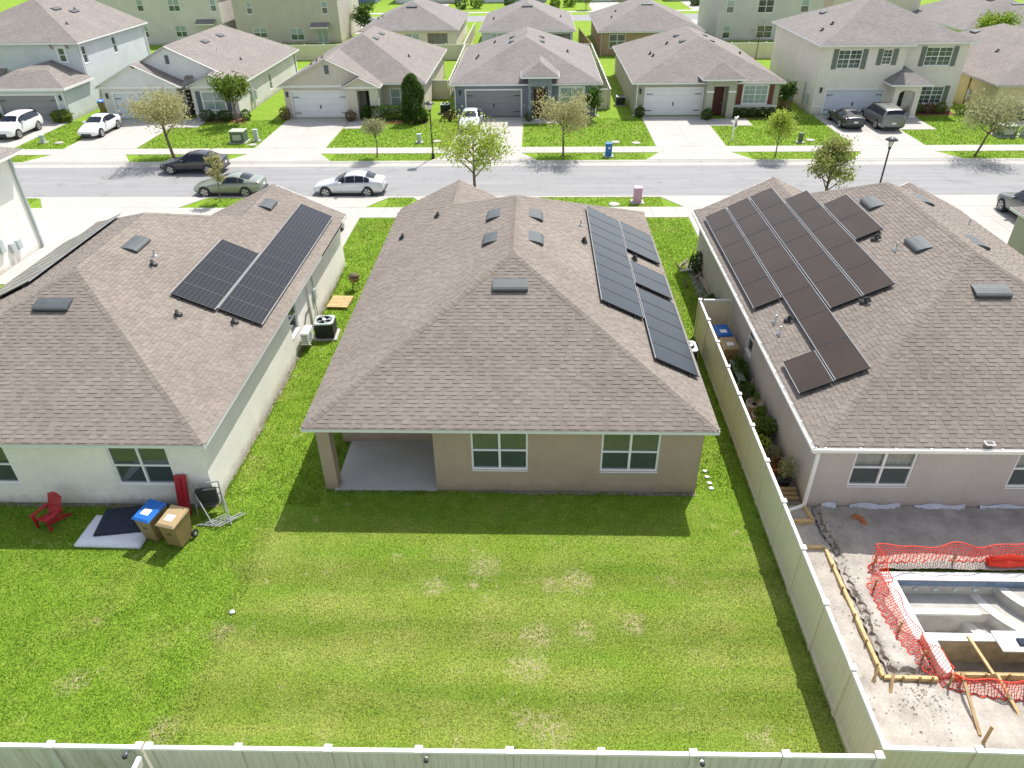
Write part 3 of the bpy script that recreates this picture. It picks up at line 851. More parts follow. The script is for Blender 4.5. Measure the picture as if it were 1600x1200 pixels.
dsp=MB(); dsp.bar((8.06,16.6,2.62),(8.4,16.93,2.3),.1,.08); dsp.bar((8.4,16.93,2.32),(8.4,16.93,.2),.1,.08,up=(0,1,0)); dsp.bar((8.4,16.93,.22),(7.75,16.75,.07),.1,.08)
dsp.build('downspout',MAT['fascia_w'],Rh)
for y in (29.34,25.0): roof_vent(Rh,(13.88,y,zW(8.18,13.88)),(1,0,K),(-K,0,1),1.1)
for x,y in ((16.74,31.0),(16.43,25.93)): roof_vent(Rh,(x,y,zE(21.5,x)),(-1,0,K),(K,0,1),1.1)
roof_vent(Rh,(14.87,21.8,2.75+K*(21.8-16.7)),(0,1,K),(0,-K,1),1.15)
for x,y,kd in ((13.0,26.5,0),(13.23,25.24,1),(11.4,22.75,0),(9.19,23.4,0),(8.8,23.6,1),(8.75,22.8,1)): vent_pipe(Rh,(x,y,zW(8.18,x)),kd)
vent_pipe(Rh,(19.13,31.07,zE(21.5,19.13)),1)
# ---- two-storey house at the far left edge and house right of the right house
LL = thing('two_storey_house','tall white two-storey house cut by the left edge beside the near street','house',(-36,31,0),world_coords=True)
walls(LL,-44,-28.05,22,38.0,5.25,'stucco_cream',{'E':[]})
hip_roof(LL,-44.3,-27.4,21.6,38.4,5.4,.42,fascia='fascia_w')
MB().bar((-27.98,37.9,5.2),(-27.98,37.9,.1),.12,.12,up=(0,1,0)).build('downspout',MAT['galv'],LL)
for y in (34.6,35.4,35.9):
    MB().box(-28.04,-27.86,y,y+.32,1.0 if y<35 else .7,1.7 if y<35 else 1.2).build('meter_box',MAT['galv'],LL)
MB().tube([(-27.98,34.8,1.7),(-27.98,34.8,3.6)],.05,6).build('conduit',MAT['galv'],LL)
RR = thing('single_storey_house','grey-green house peeking in at the right edge beside the dark parked car','house',(31,27,0),world_coords=True)
walls(RR,24.6,38,18,36.2,2.6,'stucco_mauve'); hip_roof(RR,24.3,38.3,17.7,36.5,2.75,K,fascia='fascia_w')

# ================================================================== solar arrays
def panel_mat(name, base, line, cell=.16, dust_or_glare=None, rough=.18, lw=.012, spec=.6):
    m, nt, b = nmat(name)
    tc=N(nt,'ShaderNodeTexCoord')
    br=N(nt,'ShaderNodeTexBrick'); br.offset=0; lk(nt,tc.outputs['Object'],br.inputs['Vector'])
    br.inputs['Scale'].default_value=1; br.inputs['Brick Width'].default_value=cell; br.inputs['Row Height'].default_value=cell
    br.inputs['Mortar Size'].default_value=lw; br.inputs['Color1'].default_value=c4(base); br.inputs['Color2'].default_value=c4([x*1.15 for x in base]); br.inputs['Mortar'].default_value=c4(line)
    c=br.outputs['Color']
    if dust_or_glare:
        n=noise(nt,.9,5,.65); c=mixc(nt,ramp(nt,n,[(.3,.25),(.75,.8)]),c,dust_or_glare)
    lk(nt,c,b.inputs['Base Color']); b.inputs['Roughness'].default_value=rough; b.inputs['Specular IOR Level'].default_value=spec
    return m
MAT['panel_c']=panel_mat('blue_black_panel',(.012,.018,.026),(.016,.022,.03),spec=.22,rough=.15,lw=.006)
MAT['panel_l']=panel_mat('gridded_panel',(.010,.011,.015),(.07,.074,.08),spec=.22,rough=.2,lw=.006)
MAT['panel_r']=panel_mat('dusty_brown_panel',(.032,.023,.018),(.038,.028,.022),dust_or_glare=(.06,.042,.032),rough=.3,lw=.004,spec=.18)
MAT['panel_painted_glare']=panel_mat('glare_painted_panel',(.10,.10,.085),(.07,.07,.06),rough=.3,lw=.006,spec=.8,dust_or_glare=(.20,.19,.16))  # sky glare painted in as paler olive base and overlay colours
def solar(label, side, xe, k, mat, cells, lift=.13, group=None, ze=2.75):
    """cells: list of (xa,xb,ya,yb) footprints in plan; side 'E' or 'W' slope with eave x = xe"""
    cx=sum((c[0]+c[1])/2 for c in cells)/len(cells); cy=sum((c[2]+c[3])/2 for c in cells)/len(cells)
    zf=(lambda x: zE(xe,x,ze,k)) if side=='E' else (lambda x: zW(xe,x,ze,k))
    root=thing('solar_array',label,'solar panels',(cx,cy,zf(cx)),world_coords=True,group=group)
    v=Vector((-1,0,k)).normalized() if side=='E' else Vector((1,0,k)).normalized(); n=Vector((k,0,1)).normalized() if side=='E' else Vector((-k,0,1)).normalized()
    sc=math.sqrt(1+k*k); cache={}
    for xa,xb,ya,yb in cells:
        w=round(yb-ya-.02,3); h=round((xb-xa)*sc-.02,3)
        if (w,h) not in cache:
            g=MB().box(-w/2+.025,w/2-.025,-h/2+.025,h/2-.025,-.02,.012); me=g.mesh('panel'); me.materials.append(MAT[mat])
            f=MB()
            for a in ((-w/2,w/2,-h/2,-h/2+.024),(-w/2,w/2,h/2-.024,h/2),(-w/2,-w/2+.024,-h/2+.025,h/2-.025),(w/2-.024,w/2,-h/2+.025,h/2-.025)): f.box(*a,-.03,.016)
            fe=f.mesh('panel_frame'); fe.materials.append(MAT['black_metal']); cache[(w,h)]=(me,fe)
        me,fe=cache[(w,h)]; x=(xa+xb)/2; y=(ya+yb)/2
        o=bpy.data.objects.new('panel',me); COL.objects.link(o); o.parent=root; o.matrix_parent_inverse=Matrix.Translation(-ROOTLOC[root.name])
        M_=slope_frame(Vector((x,y,zf(x)))+n*lift,v,n); o.matrix_basis=M_
        c=bpy.data.objects.new('panel_frame',fe); COL.objects.link(c); c.parent=o
    # rails along the column edges and skirt on the near end
    cols={}
    for xa,xb,ya,yb in cells: cols.setdefault(round(xa,1),[]).append((xa,xb,ya,yb))
    runs=[]
    for xs in cols.values():
        xs.sort(key=lambda c:c[2]); run=[xs[0]]
        for c in xs[1:]:
            if c[2]-run[-1][3]>.3: runs.append(run); run=[c]
            else: run.append(c)
        runs.append(run)
    for xs in runs:
        ya=min(c[2] for c in xs); yb=max(c[3] for c in xs)
        for x in (xs[0][0],xs[0][1]):
            P=Vector((x,ya,zf(x)))+n*(lift+.004); Q=Vector((x,yb,zf(x)))+n*(lift+.004)
            MB().bar(P,Q,.022,.03,up=n).build('rail',MAT['rail'],root)
        for x in (xs[0][0]+.3,xs[0][1]-.3):
            P=Vector((x,ya-.06,zf(x)))+n*(lift-.07); Q=Vector((x,yb+.03,zf(x)))+n*(lift-.07)
            MB().bar(P,Q,.05,.05,up=n).build('rail',MAT['black_metal'],root)
            for y in np.arange(ya+.3,yb,1.6): MB().bar(Vector((x,y,zf(x)))-n*.01,Vector((x,y,zf(x)))+n*(lift-.09),.05,.05).build('mount_foot',MAT['black_metal'],root)
    return root
def grid(xa,xb,y0,step,n): return [(xa,xb,y0+i*step,y0+(i+1)*step) for i in range(n)]
solar('blue-black solar panels in two staggered columns on the middle house','E',5.52,K,'panel_c',
      grid(2.26,3.78,22.65,1.045,9)+grid(3.84,5.33,28.95,1.07,3)+grid(3.84,5.33,25.62,1.07,2)+grid(3.84,5.33,20.03,1.04,5))
solar('black gridded solar panels in an L shape on the left house, street side','E',-9.75,KL,'panel_l',
      grid(-11.66,-10.16,23.3,1.015,11)+grid(-13.17,-11.7,23.15,1.015,5))
solar('solar panels with painted olive glare on the far slope of the left house','W',-22.25,KL,'panel_painted_glare',
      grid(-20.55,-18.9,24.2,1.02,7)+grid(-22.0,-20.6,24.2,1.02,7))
solar('brown dusty solar panels in stepped rows on the right house','W',8.18,K,'panel_r',
      grid(8.4,9.36,24.83,1.935,5)+grid(9.42,10.38,19.1,1.935,8)+grid(10.45,11.42,22.96,1.935,6)+grid(11.48,12.42,22.98,1.945,5)+grid(12.48,13.4,26.82,1.955,2)+grid(8.4,9.36,19.07,1.88,1))

# ================================================================== fences
_fm={}
def fence(label, p, q, n, H=1.76, mat='vinyl', cap='white', end_post=True, boards=True, group=None, name='vinyl_fence', first_post=True, bw=.152):
    p=Vector((p[0],p[1],0)); q=Vector((q[0],q[1],0)); d=(q-p); Ln=d.length/n; a=math.atan2(d.y,d.x); d.normalize()
    root=thing(name,label,'fence',((p+q)/2)[:],a,group)
    def loc(s): return s-(q-p).length/2     # local x
    key=(mat,cap,H)
    if key not in _fm:
        pm_=MB().box(-.064,.064,-.064,.064,-.05,H+.02).mesh('post'); pm_.materials.append(MAT[mat])
        cp=MB().box(-.078,.078,-.078,.078,H+.02,H+.05); b=len(cp.v)
        for x,y in ((-.07,-.07),(.07,-.07),(.07,.07),(-.07,.07)): pass
        cp.face([(-.078,-.078,H+.05),(.078,-.078,H+.05),(0,0,H+.095)]); cp.face([(.078,-.078,H+.05),(.078,.078,H+.05),(0,0,H+.095)]); cp.face([(.078,.078,H+.05),(-.078,.078,H+.05),(0,0,H+.095)]); cp.face([(-.078,.078,H+.05),(-.078,-.078,H+.05),(0,0,H+.095)])
        cm=cp.mesh('post_cap'); cm.materials.append(MAT[cap]); bm_={}
        _fm[key]=(pm_,cm)
    pm_,cm=_fm[key]
    nb=max(1,round((Ln-.128)/bw)); w=(Ln-.128)/nb
    bm_=MB().box(.0025,w-.0025,-.02,.02,.12,H-.07); bm2=bm_.mesh('board'); bm2.materials.append(MAT[mat])
    tm=MB().box(.064,Ln-.064,-.04,.04,H-.07,H-.0).mesh('top_rail'); tm.materials.append(MAT[cap])
    lm=MB().box(.064,Ln-.064,-.04,.04,.0,.13).mesh('bottom_rail'); lm.materials.append(MAT[mat])
    pl=MB().box(.064,Ln-.064,-.008,.008,.1,H-.05).mesh('panel'); pl.materials.append(MAT[mat])
    def put(nm,me,x,par):
        o=bpy.data.objects.new(nm,me); COL.objects.link(o); o.parent=par; o.location=(x,0,0); return o
    for i in range(n+1):
        if (i==0 and not first_post) or (i==n and not end_post): continue
        o=put('post',pm_,loc(i*Ln),root); put('post_cap',cm,0,o)
    for i in range(n):
        pa=put('panel',pl,loc(i*Ln),root); put('top_rail',tm,0,pa); put('bottom_rail',lm,0,pa)
        if boards:
            for j in range(nb): put('board',bm2,.064+j*w,pa)
    return root
fence('almond vinyl fence along the right side of the middle yard', (7.06,27.95),(7.06,8.28),11,end_post=False)
fence('short almond vinyl return with gate beside bins at right house', (7.16,28.0),(8.47,28.0),1,first_post=False,end_post=False,name='vinyl_gate')
fence('weathered white vinyl fence across the bottom of the middle yard', (-7.78,7.955),(6.87,8.085),8,mat='vinyl_w',cap='white')
fence('white vinyl fence behind the left lot at the bottom left corner', (-15.3,7.92),(-7.98,7.955),4,mat='vinyl_w',cap='white')
fence('white vinyl fence running out of frame toward the viewer at bottom left', (-7.88,7.82),(-7.95,2.3),3,mat='vinyl_w',cap='white',first_post=False)
fence('almond vinyl fence at the bottom right below the dug-up pool yard', (7.06,8.27),(18.04,8.1),6)
# small solar caps on the bottom fence posts
for x,lb in ((-8.22,'left of the double post'),(-2.12,'near the middle of the bottom fence'),(3.37,'toward the right end of the bottom fence')):
    y=7.955+.0089*(x+7.78)-.16
    t=thing('fence_light','small round dark solar light clipped to fence, '+lb,'light',(x,y,1.62))
    MB().lathe([(.035,.02),(.05,.03),(.048,.08),(.02,.1)],(0,0,0),12).build('lamp_body',MAT['dark_plastic'],t,smooth=True); MB().box(-.02,.02,.0,.13,.0,.06).build('bracket',MAT['alloy'],t)

# ================================================================== near yard things
MAT['bin_tan']=pm('tan_bin_plastic',(.27,.19,.085),rough=.5,var=.06,nscale=3)
MAT['bin_blue']=pm('blue_lid_plastic',(.015,.13,.46),rough=.4,var=.05)
MAT['bin_tanlid']=pm('tan_lid_plastic',(.38,.28,.15),rough=.45,var=.05)
MAT['paper']=pm('white_label',(.8,.8,.78),rough=.6,var=.05,nscale=20)
def make_bin(lid):
    t=thing('wheelie_bin','','bin'); b=MB()
    lo=[(-.24,-.28,.06),(.24,-.28,.06),(.24,.22,.06),(-.24,.22,.06)]; hi=[(-.30,-.38,.95),(.30,-.38,.95),(.30,.36,1.02),(-.30,.36,1.02)]
    b.face(lo[::-1]); b.face(hi)
    for i in range(4): j=(i+1)%4; b.face([lo[i],lo[j],hi[j],hi[i]])
    body=b.build('body',MAT['bin_tan'],t,bevel=.03)
    MB().prism([(-.31,-.39),(.31,-.39),(.31,-.30),(-.31,-.30)],.90,.955).build('rim',MAT['bin_tan'],t)
    l=MB(); A=[(-.32,-.43,.955),(.32,-.43,.955),(.32,.38,1.03),(-.32,.38,1.03)]; B=[(-.27,-.37,1.01),(.27,-.37,1.01),(.28,.34,1.10),(-.28,.34,1.10)]
    l.face(A[::-1]); l.face(B)
    for i in range(4): j=(i+1)%4; l.face([A[i],A[j],B[j],B[i]])
    lo_=l.build('lid',MAT[lid],t,bevel=.02)
    MB().face([(-.15,-.22,1.033),(.13,-.22,1.033),(.13,.0,1.061),(-.15,.0,1.061)]).build('label_sticker',MAT['paper'],lo_)
    MB().tube([(-.24,.40,.98),(.24,.40,.98)],.022,8).build('handle',MAT[lid],t)
    MB().box(-.07,.07,-.345,-.30,.56,.62).build('grab_slot',MAT['dark_plastic'],t)
    for s in (-1,1):
        w=MB().tube([(s*.27,.27,.13),(s*.33,.27,.13)],.13,14).build('wheel',MAT['rubber'],t); MB().tube([(s*.33,.27,.13),(s*.336,.27,.13)],.06,10).build('hub',MAT['galv'],w)
    return t
pb=make_bin('bin_blue'); pt=make_bin('bin_tanlid')
BG='wheeled refuse bins'
place(pb,(-11.42,15.55,.02),R(-18),'tan wheeled bin with blue lid on lawn beside dark mattress',BG)
place(pt,(-10.62,15.32,.02),R(-14),'all-tan wheeled bin with white sticker beside the blue-lidded bin',BG)
place(pb,(7.83,26.6,.02),R(8),'blue-lidded bin behind the side fence gate by the right house',BG)
place(pt,(7.88,25.55,.02),R(4),'tan-lidded bin behind side fence, in front of the blue-lidded one',BG)
place(pb,(-41.05,70.6,.02),R(10),'blue-lidded bin beside the grey two-storey house at upper left',BG)
place(pt,(-40.3,71.2,.02),R(5),'tan-lidded bin beside grey two-storey house, half behind blue-lidded bin',BG)
place(pb,(23.0,70.0,.02),R(0),'blue-lidded bin left of the two-storey house with green shutters',BG)
place(pt,(22.6,70.9,.02),R(0),'tan-lidded bin behind shrub left of two-storey house with green shutters',BG)
drop(pb); drop(pt)
# adirondack chair
MAT['red']=pm('red_painted_plastic',(.40,.018,.03),rough=.45,var=.08,nscale=4)
t=thing('garden_chair','red slatted garden chair on shaded grass behind the left house','chair',(-14.98,15.98,.02),R(-16)); t.scale=(.8,.8,.85)
for i in range(7):
    x=(-.27+i*.09); h=.62+.12*math.cos((i-3)*.42)
    MB().bar((x*.85,.22,.32),(x*1.12,.22+h*.5,.32+h),.075,.022,up=(0,1,0)).build('back_slat',MAT['red'],t)
MB().bar((-.30,.36,.62),(.30,.36,.62),.05,.03).build('back_rail',MAT['red'],t)
for i in range(6):
    y=-.34+i*.1; z=.40-.025*i; MB().box(-.28,.28,y,y+.085,z,z+.022).build('seat_slat',MAT['red'],t)
for s in (-1,1):
    MB().box(s*.37-.075,s*.37+.075,-.42,.34,.56,.585).build('armrest',MAT['red'],t)
    MB().box(s*.33-.02,s*.33+.02,-.40,-.30,0,.56).build('leg',MAT['red'],t)
    MB().bar((s*.30,-.36,.36),(s*.30,.62,.04),.03,.12).build('leg',MAT['red'],t)
    MB().bar((s*.34,.30,.56),(s*.32,.30,.25),.03,.06,up=(0,1,0)).build('arm_support',MAT['red'],t)
# mattresses
def mattress(label, col, loc, rz, w, d, h, quilt):
    t=thing('mattress',label,'mattress',loc,R(rz)); m=MB(); nx,ny=24,16; rr=.12
    V=[];F=[]
    def hz(u,v):
        e=min(1,min(u,1-u)*w/.14,min(v,1-v)*d/.14); e=math.sqrt(max(0,1-(1-e)**2)); return h*(.45+.55*e)+quilt*math.sin(u*w*16)*math.sin(v*d*16)
    pad=MB(); g={}
    for j in range(ny+1):
        for i in range(nx+1):
            u,v=i/nx,j/ny; g[i,j]=len(pad.v); pad.v.append(((u-.5)*w,(v-.5)*d,hz(u,v)))
    for j in range(ny):
        for i in range(nx): pad.f.append((g[i,j],g[i+1,j],g[i+1,j+1],g[i,j+1])); pad.uv.append(None)
    rim=[g[i,0] for i in range(nx+1)]+[g[nx,j] for j in range(1,ny+1)]+[g[i,ny] for i in range(nx-1,-1,-1)]+[g[0,j] for j in range(ny-1,0,-1)]
    low=[]
    for r_ in rim: x,y,z=pad.v[r_]; low.append(len(pad.v)); pad.v.append((x*.99,y*.99,0.0))
    for i in range(len(rim)): j=(i+1)%len(rim); pad.f.append((rim[j],rim[i],low[i],low[j])); pad.uv.append(None)
    pad.build('pad',MAT[col],t,smooth=True)
    pts=[((a-.5)*w,(b-.5)*d,h*.45) for a,b in ((0,0),(1,0),(1,1),(0,1),(0,0))]; MB().tube(pts,.012,6,cap=False).build('piping',MAT[col],t)
    return t
MAT['matt_w']=pm('white_ticking',(.66,.68,.76),rough=.9,var=.05,nscale=3); MAT['matt_b']=pm('navy_fabric',(.022,.03,.055),rough=.85,var=.15,nscale=4)
mattress('white mattress lying on the grass under a dark one','matt_w',(-12.72,15.62,.02),-1,2.02,1.28,.17,.002)
mattress('dark navy mattress lying askew on top of the white mattress','matt_b',(-12.42,15.98,.185),9,1.85,1.15,.12,.004)
t=thing('red_board','upright red panel leaning on cream wall behind the bins','panel',(-10.95,16.55,.02),R(3)); MB().bar((0,-.15,0),(0,.26,1.3),.34,.12,up=(0,1,0)).build('board',MAT['red'],t,bevel=.01); MB().bar((0,-.23,.1),(0,.14,1.25),.05,.03,up=(0,1,0)).build('rib',MAT['red'],t)
t=thing('scrap_frame','dismantled grey metal frame leaning at the corner of the left house','frame',(-10.15,16.2,.02),R(12))
for a,b in (((-.35,.3,.0),(-.35,.55,1.05)),((.45,.3,0),(.45,.55,1.05)),((-.35,.55,1.05),(.45,.55,1.05)),((-.35,.45,.65),(.45,.45,.65)),((-.35,.38,.35),(.45,.38,.35)),((-.35,.5,.85),(.45,.5,.85)),((.45,.55,1.05),(.75,-.35,.02)),((-.35,.5,.9),(.2,-.3,.05))): MB().tube([a,b],.022,6).build('tube',MAT['rail'],t)
for i in range(7): 
    x=-.3+i*.12; MB().tube([(x,-.2-.05*i,.03+.015*i),(x+.7,-.1+.07*((i*3)%4),.05)],.02,6).build('loose_tube',MAT['rail'],t)
MB().box(-.25,.35,.36,.5,.3,.9).build('black_mesh',MAT['dark_plastic'],t)
# AC units
def ac_unit(label, loc, rz, h=.78, w=.8, light_top=True):
    t=thing('air_conditioner',label,'air conditioner',loc,R(rz))
    MB().box(-w/2-.12,w/2+.12,-w/2-.1,w/2+.1,-.02,.07).build('pad',MAT['concrete'],t)
    MB().box(-w/2,w/2,-w/2,w/2,.07,h).build('cabinet',MAT['dark_plastic'],t,bevel=.05)
    for i in range(9):
        z=.14+i*(h-.2)/9; m=MB()
        m.box(-w/2-.012,w/2+.012,-w/2-.012,-w/2-.001,z,z+.03); m.box(w/2+.001,w/2+.012,-w/2-.001,w/2+.012,z,z+.03); m.box(-w/2-.012,-w/2-.001,-w/2-.001,w/2+.012,z,z+.03); 
        m.build('louvre',MAT['black_metal'],t)
    top=MB(); n=28; c=[]
    for k_ in range(n):
        a=2*math.pi*k_/n; s=max(abs(math.cos(a)),abs(math.sin(a))); c.append((a,s))
    for k_ in range(n):
        a0,s0=c[k_]; a1,s1=c[(k_+1)%n]; ro=w/2+.02
        top.face([(math.cos(a0)*.33,math.sin(a0)*.33,h+.035),(math.cos(a0)*ro/s0,math.sin(a0)*ro/s0,h+.03),(math.cos(a1)*ro/s1,math.sin(a1)*ro/s1,h+.03),(math.cos(a1)*.33,math.sin(a1)*.33,h+.035)])
        top.face([(math.cos(a0)*ro/s0,math.sin(a0)*ro/s0,h+.03),(math.cos(a0)*ro/s0,math.sin(a0)*ro/s0,h-.03),(math.cos(a1)*ro/s1,math.sin(a1)*ro/s1,h-.03),(math.cos(a1)*ro/s1,math.sin(a1)*ro/s1,h+.03)])
    top.build('top_cover',MAT['galv'],t)
    MB().lathe([(.33,h-.03),(.33,h+.0)],(0,0,0),20).build('fan_well',MAT['black_metal'],t)
    for k_ in range(4):
        a=k_*math.pi/2+.4; m=MB(); m.face([(math.cos(a)*.06,math.sin(a)*.06,h+.004),(math.cos(a-.3)*.31,math.sin(a-.3)*.31,h+.01),(math.cos(a+.35)*.31,math.sin(a+.35)*.31,h+.03)]); m.build('fan_blade',MAT['galv'],t)
    MB().lathe([(.09,h+.01),(.085,h+.05)],(0,0,0),12).build('fan_hub',MAT['white'],t)
    g=MB()
    for r_ in (.12,.2,.28,.33):
        pts=[(math.cos(2*math.pi*i/20)*r_,math.sin(2*math.pi*i/20)*r_,h+.045) for i in range(21)]; g.tube(pts,.005,4,cap=False)
    for k_ in range(8): a=k_*math.pi/4; g.tube([(math.cos(a)*.09,math.sin(a)*.09,h+.05),(math.cos(a)*.34,math.sin(a)*.34,h+.045)],.005,4)
    gg=g.build('fan_guard',MAT['black_metal'],t); gg['kind']='stuff'
    return t
ac_unit('dark condenser with grey top beside the lit wall of left house',(-9.25,27.85,.0),4)
ac_unit('pale-topped condenser between right side fence and middle house',(6.2,25.7,0),0)
ac_unit('dark condenser at the back left corner of the blue-grey house',(-8.35,69.5,0),0)
ac_unit('dark condenser by the left wall of the sage green house',(8.0,72.2,0),0)
ac_unit('dark condenser by the left wall of the yellow house',(38.35,75.0,0),0)
t=thing('mini_split','small white air conditioner on wall bracket beside the dark condenser','air conditioner',(-9.78,26.85,.32),R(90))
MB().box(-.4,.4,-.16,.16,.0,.56).build('cabinet',MAT['white'],t,bevel=.02)
for i in range(5): MB().box(-.402,-.398,-.12,.12,.1+i*.08,.13+i*.08).build('side_vent',MAT['dark_plastic'],t)
MB().lathe([(.22,0),(.22,.006)],(0,0,0),20).build('fan_grille',MAT['galv'],t).matrix_basis=Matrix.Translation((-.08,-.163,.28))@Matrix.Rotation(R(90),4,'X')
for x in (-.3,.3): MB().bar((x,-.2,-.02),(x,.34,-.02),.04,.03).build('bracket',MAT['white'],t)
# pallet
t=thing('pallet','pale wooden slatted pallet lying on grass strip between houses','pallet',(-9.35,30.95,.02),R(-3))
for i in range(8): MB().box(-.5,.5,-.6+i*.152,-.6+i*.152+.12,.1,.125).build('slat',MAT['wood'],t)
for x in (-.46,0,.46): MB().box(x-.04,x+.04,-.6,.6,0,.1).build('runner',MAT['wood_d'],t)
t=thing('fire_bowl','small dark rusty fire bowl on legs in the side yard','fire bowl',(-8.95,32.5,.02))
MB().lathe([(.05,.38),(.2,.45),(.27,.6),(.28,.66),(.26,.66),(.2,.5)],(0,0,0),14).build('bowl',MAT['wood_d'],t,smooth=True); MB().lathe([(.27,.66),(.2,.8),(.06,.88)],(0,0,0),14).build('lid',MAT['bark'],t,smooth=True)
for k_ in range(3): a=k_*2.1; MB().tube([(math.cos(a)*.12,math.sin(a)*.12,.42),(math.cos(a)*.24,math.sin(a)*.24,0)],.018,6).build('leg',MAT['black_metal'],t)
# stepping stones by the middle house, sprinkler cap
for i,(x,y) in enumerate(((5.72,18.75),(5.73,18.45),(5.75,18.15),(5.76,17.9))):
    a=[(x+.075*math.cos(q)*(1+.35*math.sin(3*q+i)),y+.055*math.sin(q)*(1+.2*math.cos(2*q+i))) for q in np.linspace(0,5.6,8)]
    m=MB().prism(a,.0,.06).build('stone',MAT['white']); tag(m,['small white stone on the grass at right corner of middle house, farthest','small white stone on the grass, second from house corner row top','small white stone on the grass, third in the short row','small white stone on the grass, nearest in the short row'][i],'stone','white stones in a short row')
o=MB().lathe([(.075,0),(.07,.03),(.03,.045)],(-8.15,12.71,.02),14).build('sprinkler_cap',MAT['galv']); tag(o,'small round pale cap set in the lawn at left','cap')
# ================================================================== houses across the street and behind
for nm,c in dict(w_bluegrey=(.60,.635,.65),w_pale=(.66,.64,.615),w_palegable=(.74,.74,.74),w_beige=(.63,.58,.49),w_slate=(.235,.27,.30),w_sage=(.42,.415,.325),
                 w_cream=(.80,.735,.645),w_yellow=(.66,.60,.34),w_b1=(.64,.60,.56),w_b2=(.51,.47,.405),w_b3=(.70,.655,.54),w_b4=(.44,.48,.52),w_brown=(.38,.275,.18),w_b6=(.58,.565,.545),w_blue=(.16,.24,.36)).items():
    MAT[nm]=stucco(nm[2:]+'_stucco',c)
MAT['shut_green']=pm('green_shutter',(.16,.19,.15),rough=.6,var=.05); MAT['shut_red']=pm('red_brown_shutter',(.17,.05,.035),rough=.6,var=.05); MAT['shut_slate']=pm('slate_shutter',(.10,.13,.15),rough=.6,var=.05)
MAT['door_red']=pm('dark_red_door',(.10,.022,.02),rough=.5,var=.08); MAT['door_dark']=pm('dark_door',(.035,.03,.028),rough=.5,var=.08)
MAT['gar_grey']=pm('grey_garage_door',(.27,.27,.275),rough=.6,var=.04); MAT['gar_white']=pm('white_garage_door',(.78,.78,.78),rough=.5,var=.03); MAT['gar_pale']=pm('pale_garage_door',(.64,.67,.72),rough=.5,var=.03)
def house(label, x0,x1,y0,y1, two=False):
    return thing('two_storey_house' if two else 'single_storey_house',label,'house',((x0+x1)/2,(y0+y1)/2,0),world_coords=True)
def front_door(root, plane, u0,u1,h, mat):
    T=wmap('S',plane); d=mbox(MB(),T,u0,u1,.05,h,-.13,-.08).build('door',MAT[mat],root)
    for i in range(2):
        for j in range(3):
            a=u0+.1+(u1-u0-.1)/2*i; mbox(MB(),T,a,a+(u1-u0-.3)/2,.2+j*h*.3,.2+j*h*.3+h*.23,-.079,-.065).build('door_panel',MAT[mat],d)
    MB().lathe([(.035,0),(.03,.06)],(u1-.1,plane+.04,1.0),8).build('handle',MAT['alloy'],d)
FZ=2.85
# F1 grey two-storey
F=house('grey two-storey house with dark garage door at the upper left corner',-56,-42.6,67.3,85.6,True)
walls(F,-56.2,-42.6,72.1,85.6,5.75,'w_bluegrey',{'S':[(-44.62,-43.98,4.2,5.4)],'E':[(72.6,73.3,3.95,5.45),(78.4,79.1,3.95,5.45)]})
walls(F,-49.6,-42.35,67.35,72.1,2.7,'w_bluegrey',{'S':[(-48.6,-43.3,0,2.2)]},sides='SEW',name='garage_wall')
hip_roof(F,-56.6,-42.25,71.7,86.0,5.9,.42,rb=85.9,fascia='fascia_w')
m=MB(); add_plane(m,[(-50.0,66.95,FZ),(-42.0,66.95,FZ),(-44.4,69.4,3.95),(-47.6,69.4,3.95)]); add_plane(m,[(-42.0,66.95,FZ),(-42.0,71.4,FZ),(-44.4,69.4,3.95)]); add_plane(m,[(-42.0,71.4,FZ),(-42.0,72.1,FZ),(-45.4,72.15,4.35),(-44.4,69.4,3.95)]); add_plane(m,[(-50,72.1,FZ),(-50.0,66.95,FZ),(-47.6,69.4,3.95),(-45.4,72.15,4.35)]); add_plane(m,[(-47.6,69.4,3.95),(-44.4,69.4,3.95),(-45.4,72.15,4.4)])
m.build('garage_roof',MAT['shingle_far'],F)
MB().box(-50.03,-41.97,66.9,66.95,FZ-.2,FZ-.005).build('fascia',MAT['fascia_w'],F); MB().box(-42.0,-41.95,66.95,72.1,FZ-.2,FZ-.005).build('fascia',MAT['fascia_w'],F); MB().face([(-50,66.95,FZ-.16),(-50,72.1,FZ-.16),(-42,72.1,FZ-.16),(-42,66.95,FZ-.16)]).build('soffit',MAT['fascia_w'],F)
m=MB(); add_plane(m,[(-56.4,70.4,2.9),(-50.0,70.4,2.9),(-50,72.12,3.7),(-56.4,72.12,3.7)]); m.build('porch_roof',MAT['shingle_far'],F)
garage_door(F,67.35,-48.6,-43.3,2.2,'gar_grey'); wall_lamp(F,67.35,-42.8,2.0)
window(F,'S',72.1,-44.62,-43.98,4.2,5.4,cols=1,trim=.13)
for a in (72.6,78.4): window(F,'E',-42.6,a,a+.7,3.95,5.45,cols=1)
for x in (-45.0,-43.5): MB().bar((x,72.05,5.35),(x,71.75,5.75),.09,.1).build('eave_bracket',MAT['wood_d'],F)
downspout(F,-42.45,67.3,2.7,'fascia_w',dx=.3); MB().bar((-42.5,85.4,5.7),(-42.5,85.4,.1),.1,.08,up=(0,1,0)).build('downspout',MAT['fascia_w'],F); MB().bar((-42.5,72.2,5.7),(-42.5,72.2,.1),.1,.08,up=(0,1,0)).build('downspout',MAT['fascia_w'],F)
for y in (73.6,74.2): MB().box(-42.59,-42.35,y,y+.35,.9,1.6).build('meter_box',MAT['galv'],F)
def zr_(x0,x1,x,ze,k): return ze+k*min(x-x0,x1-x)
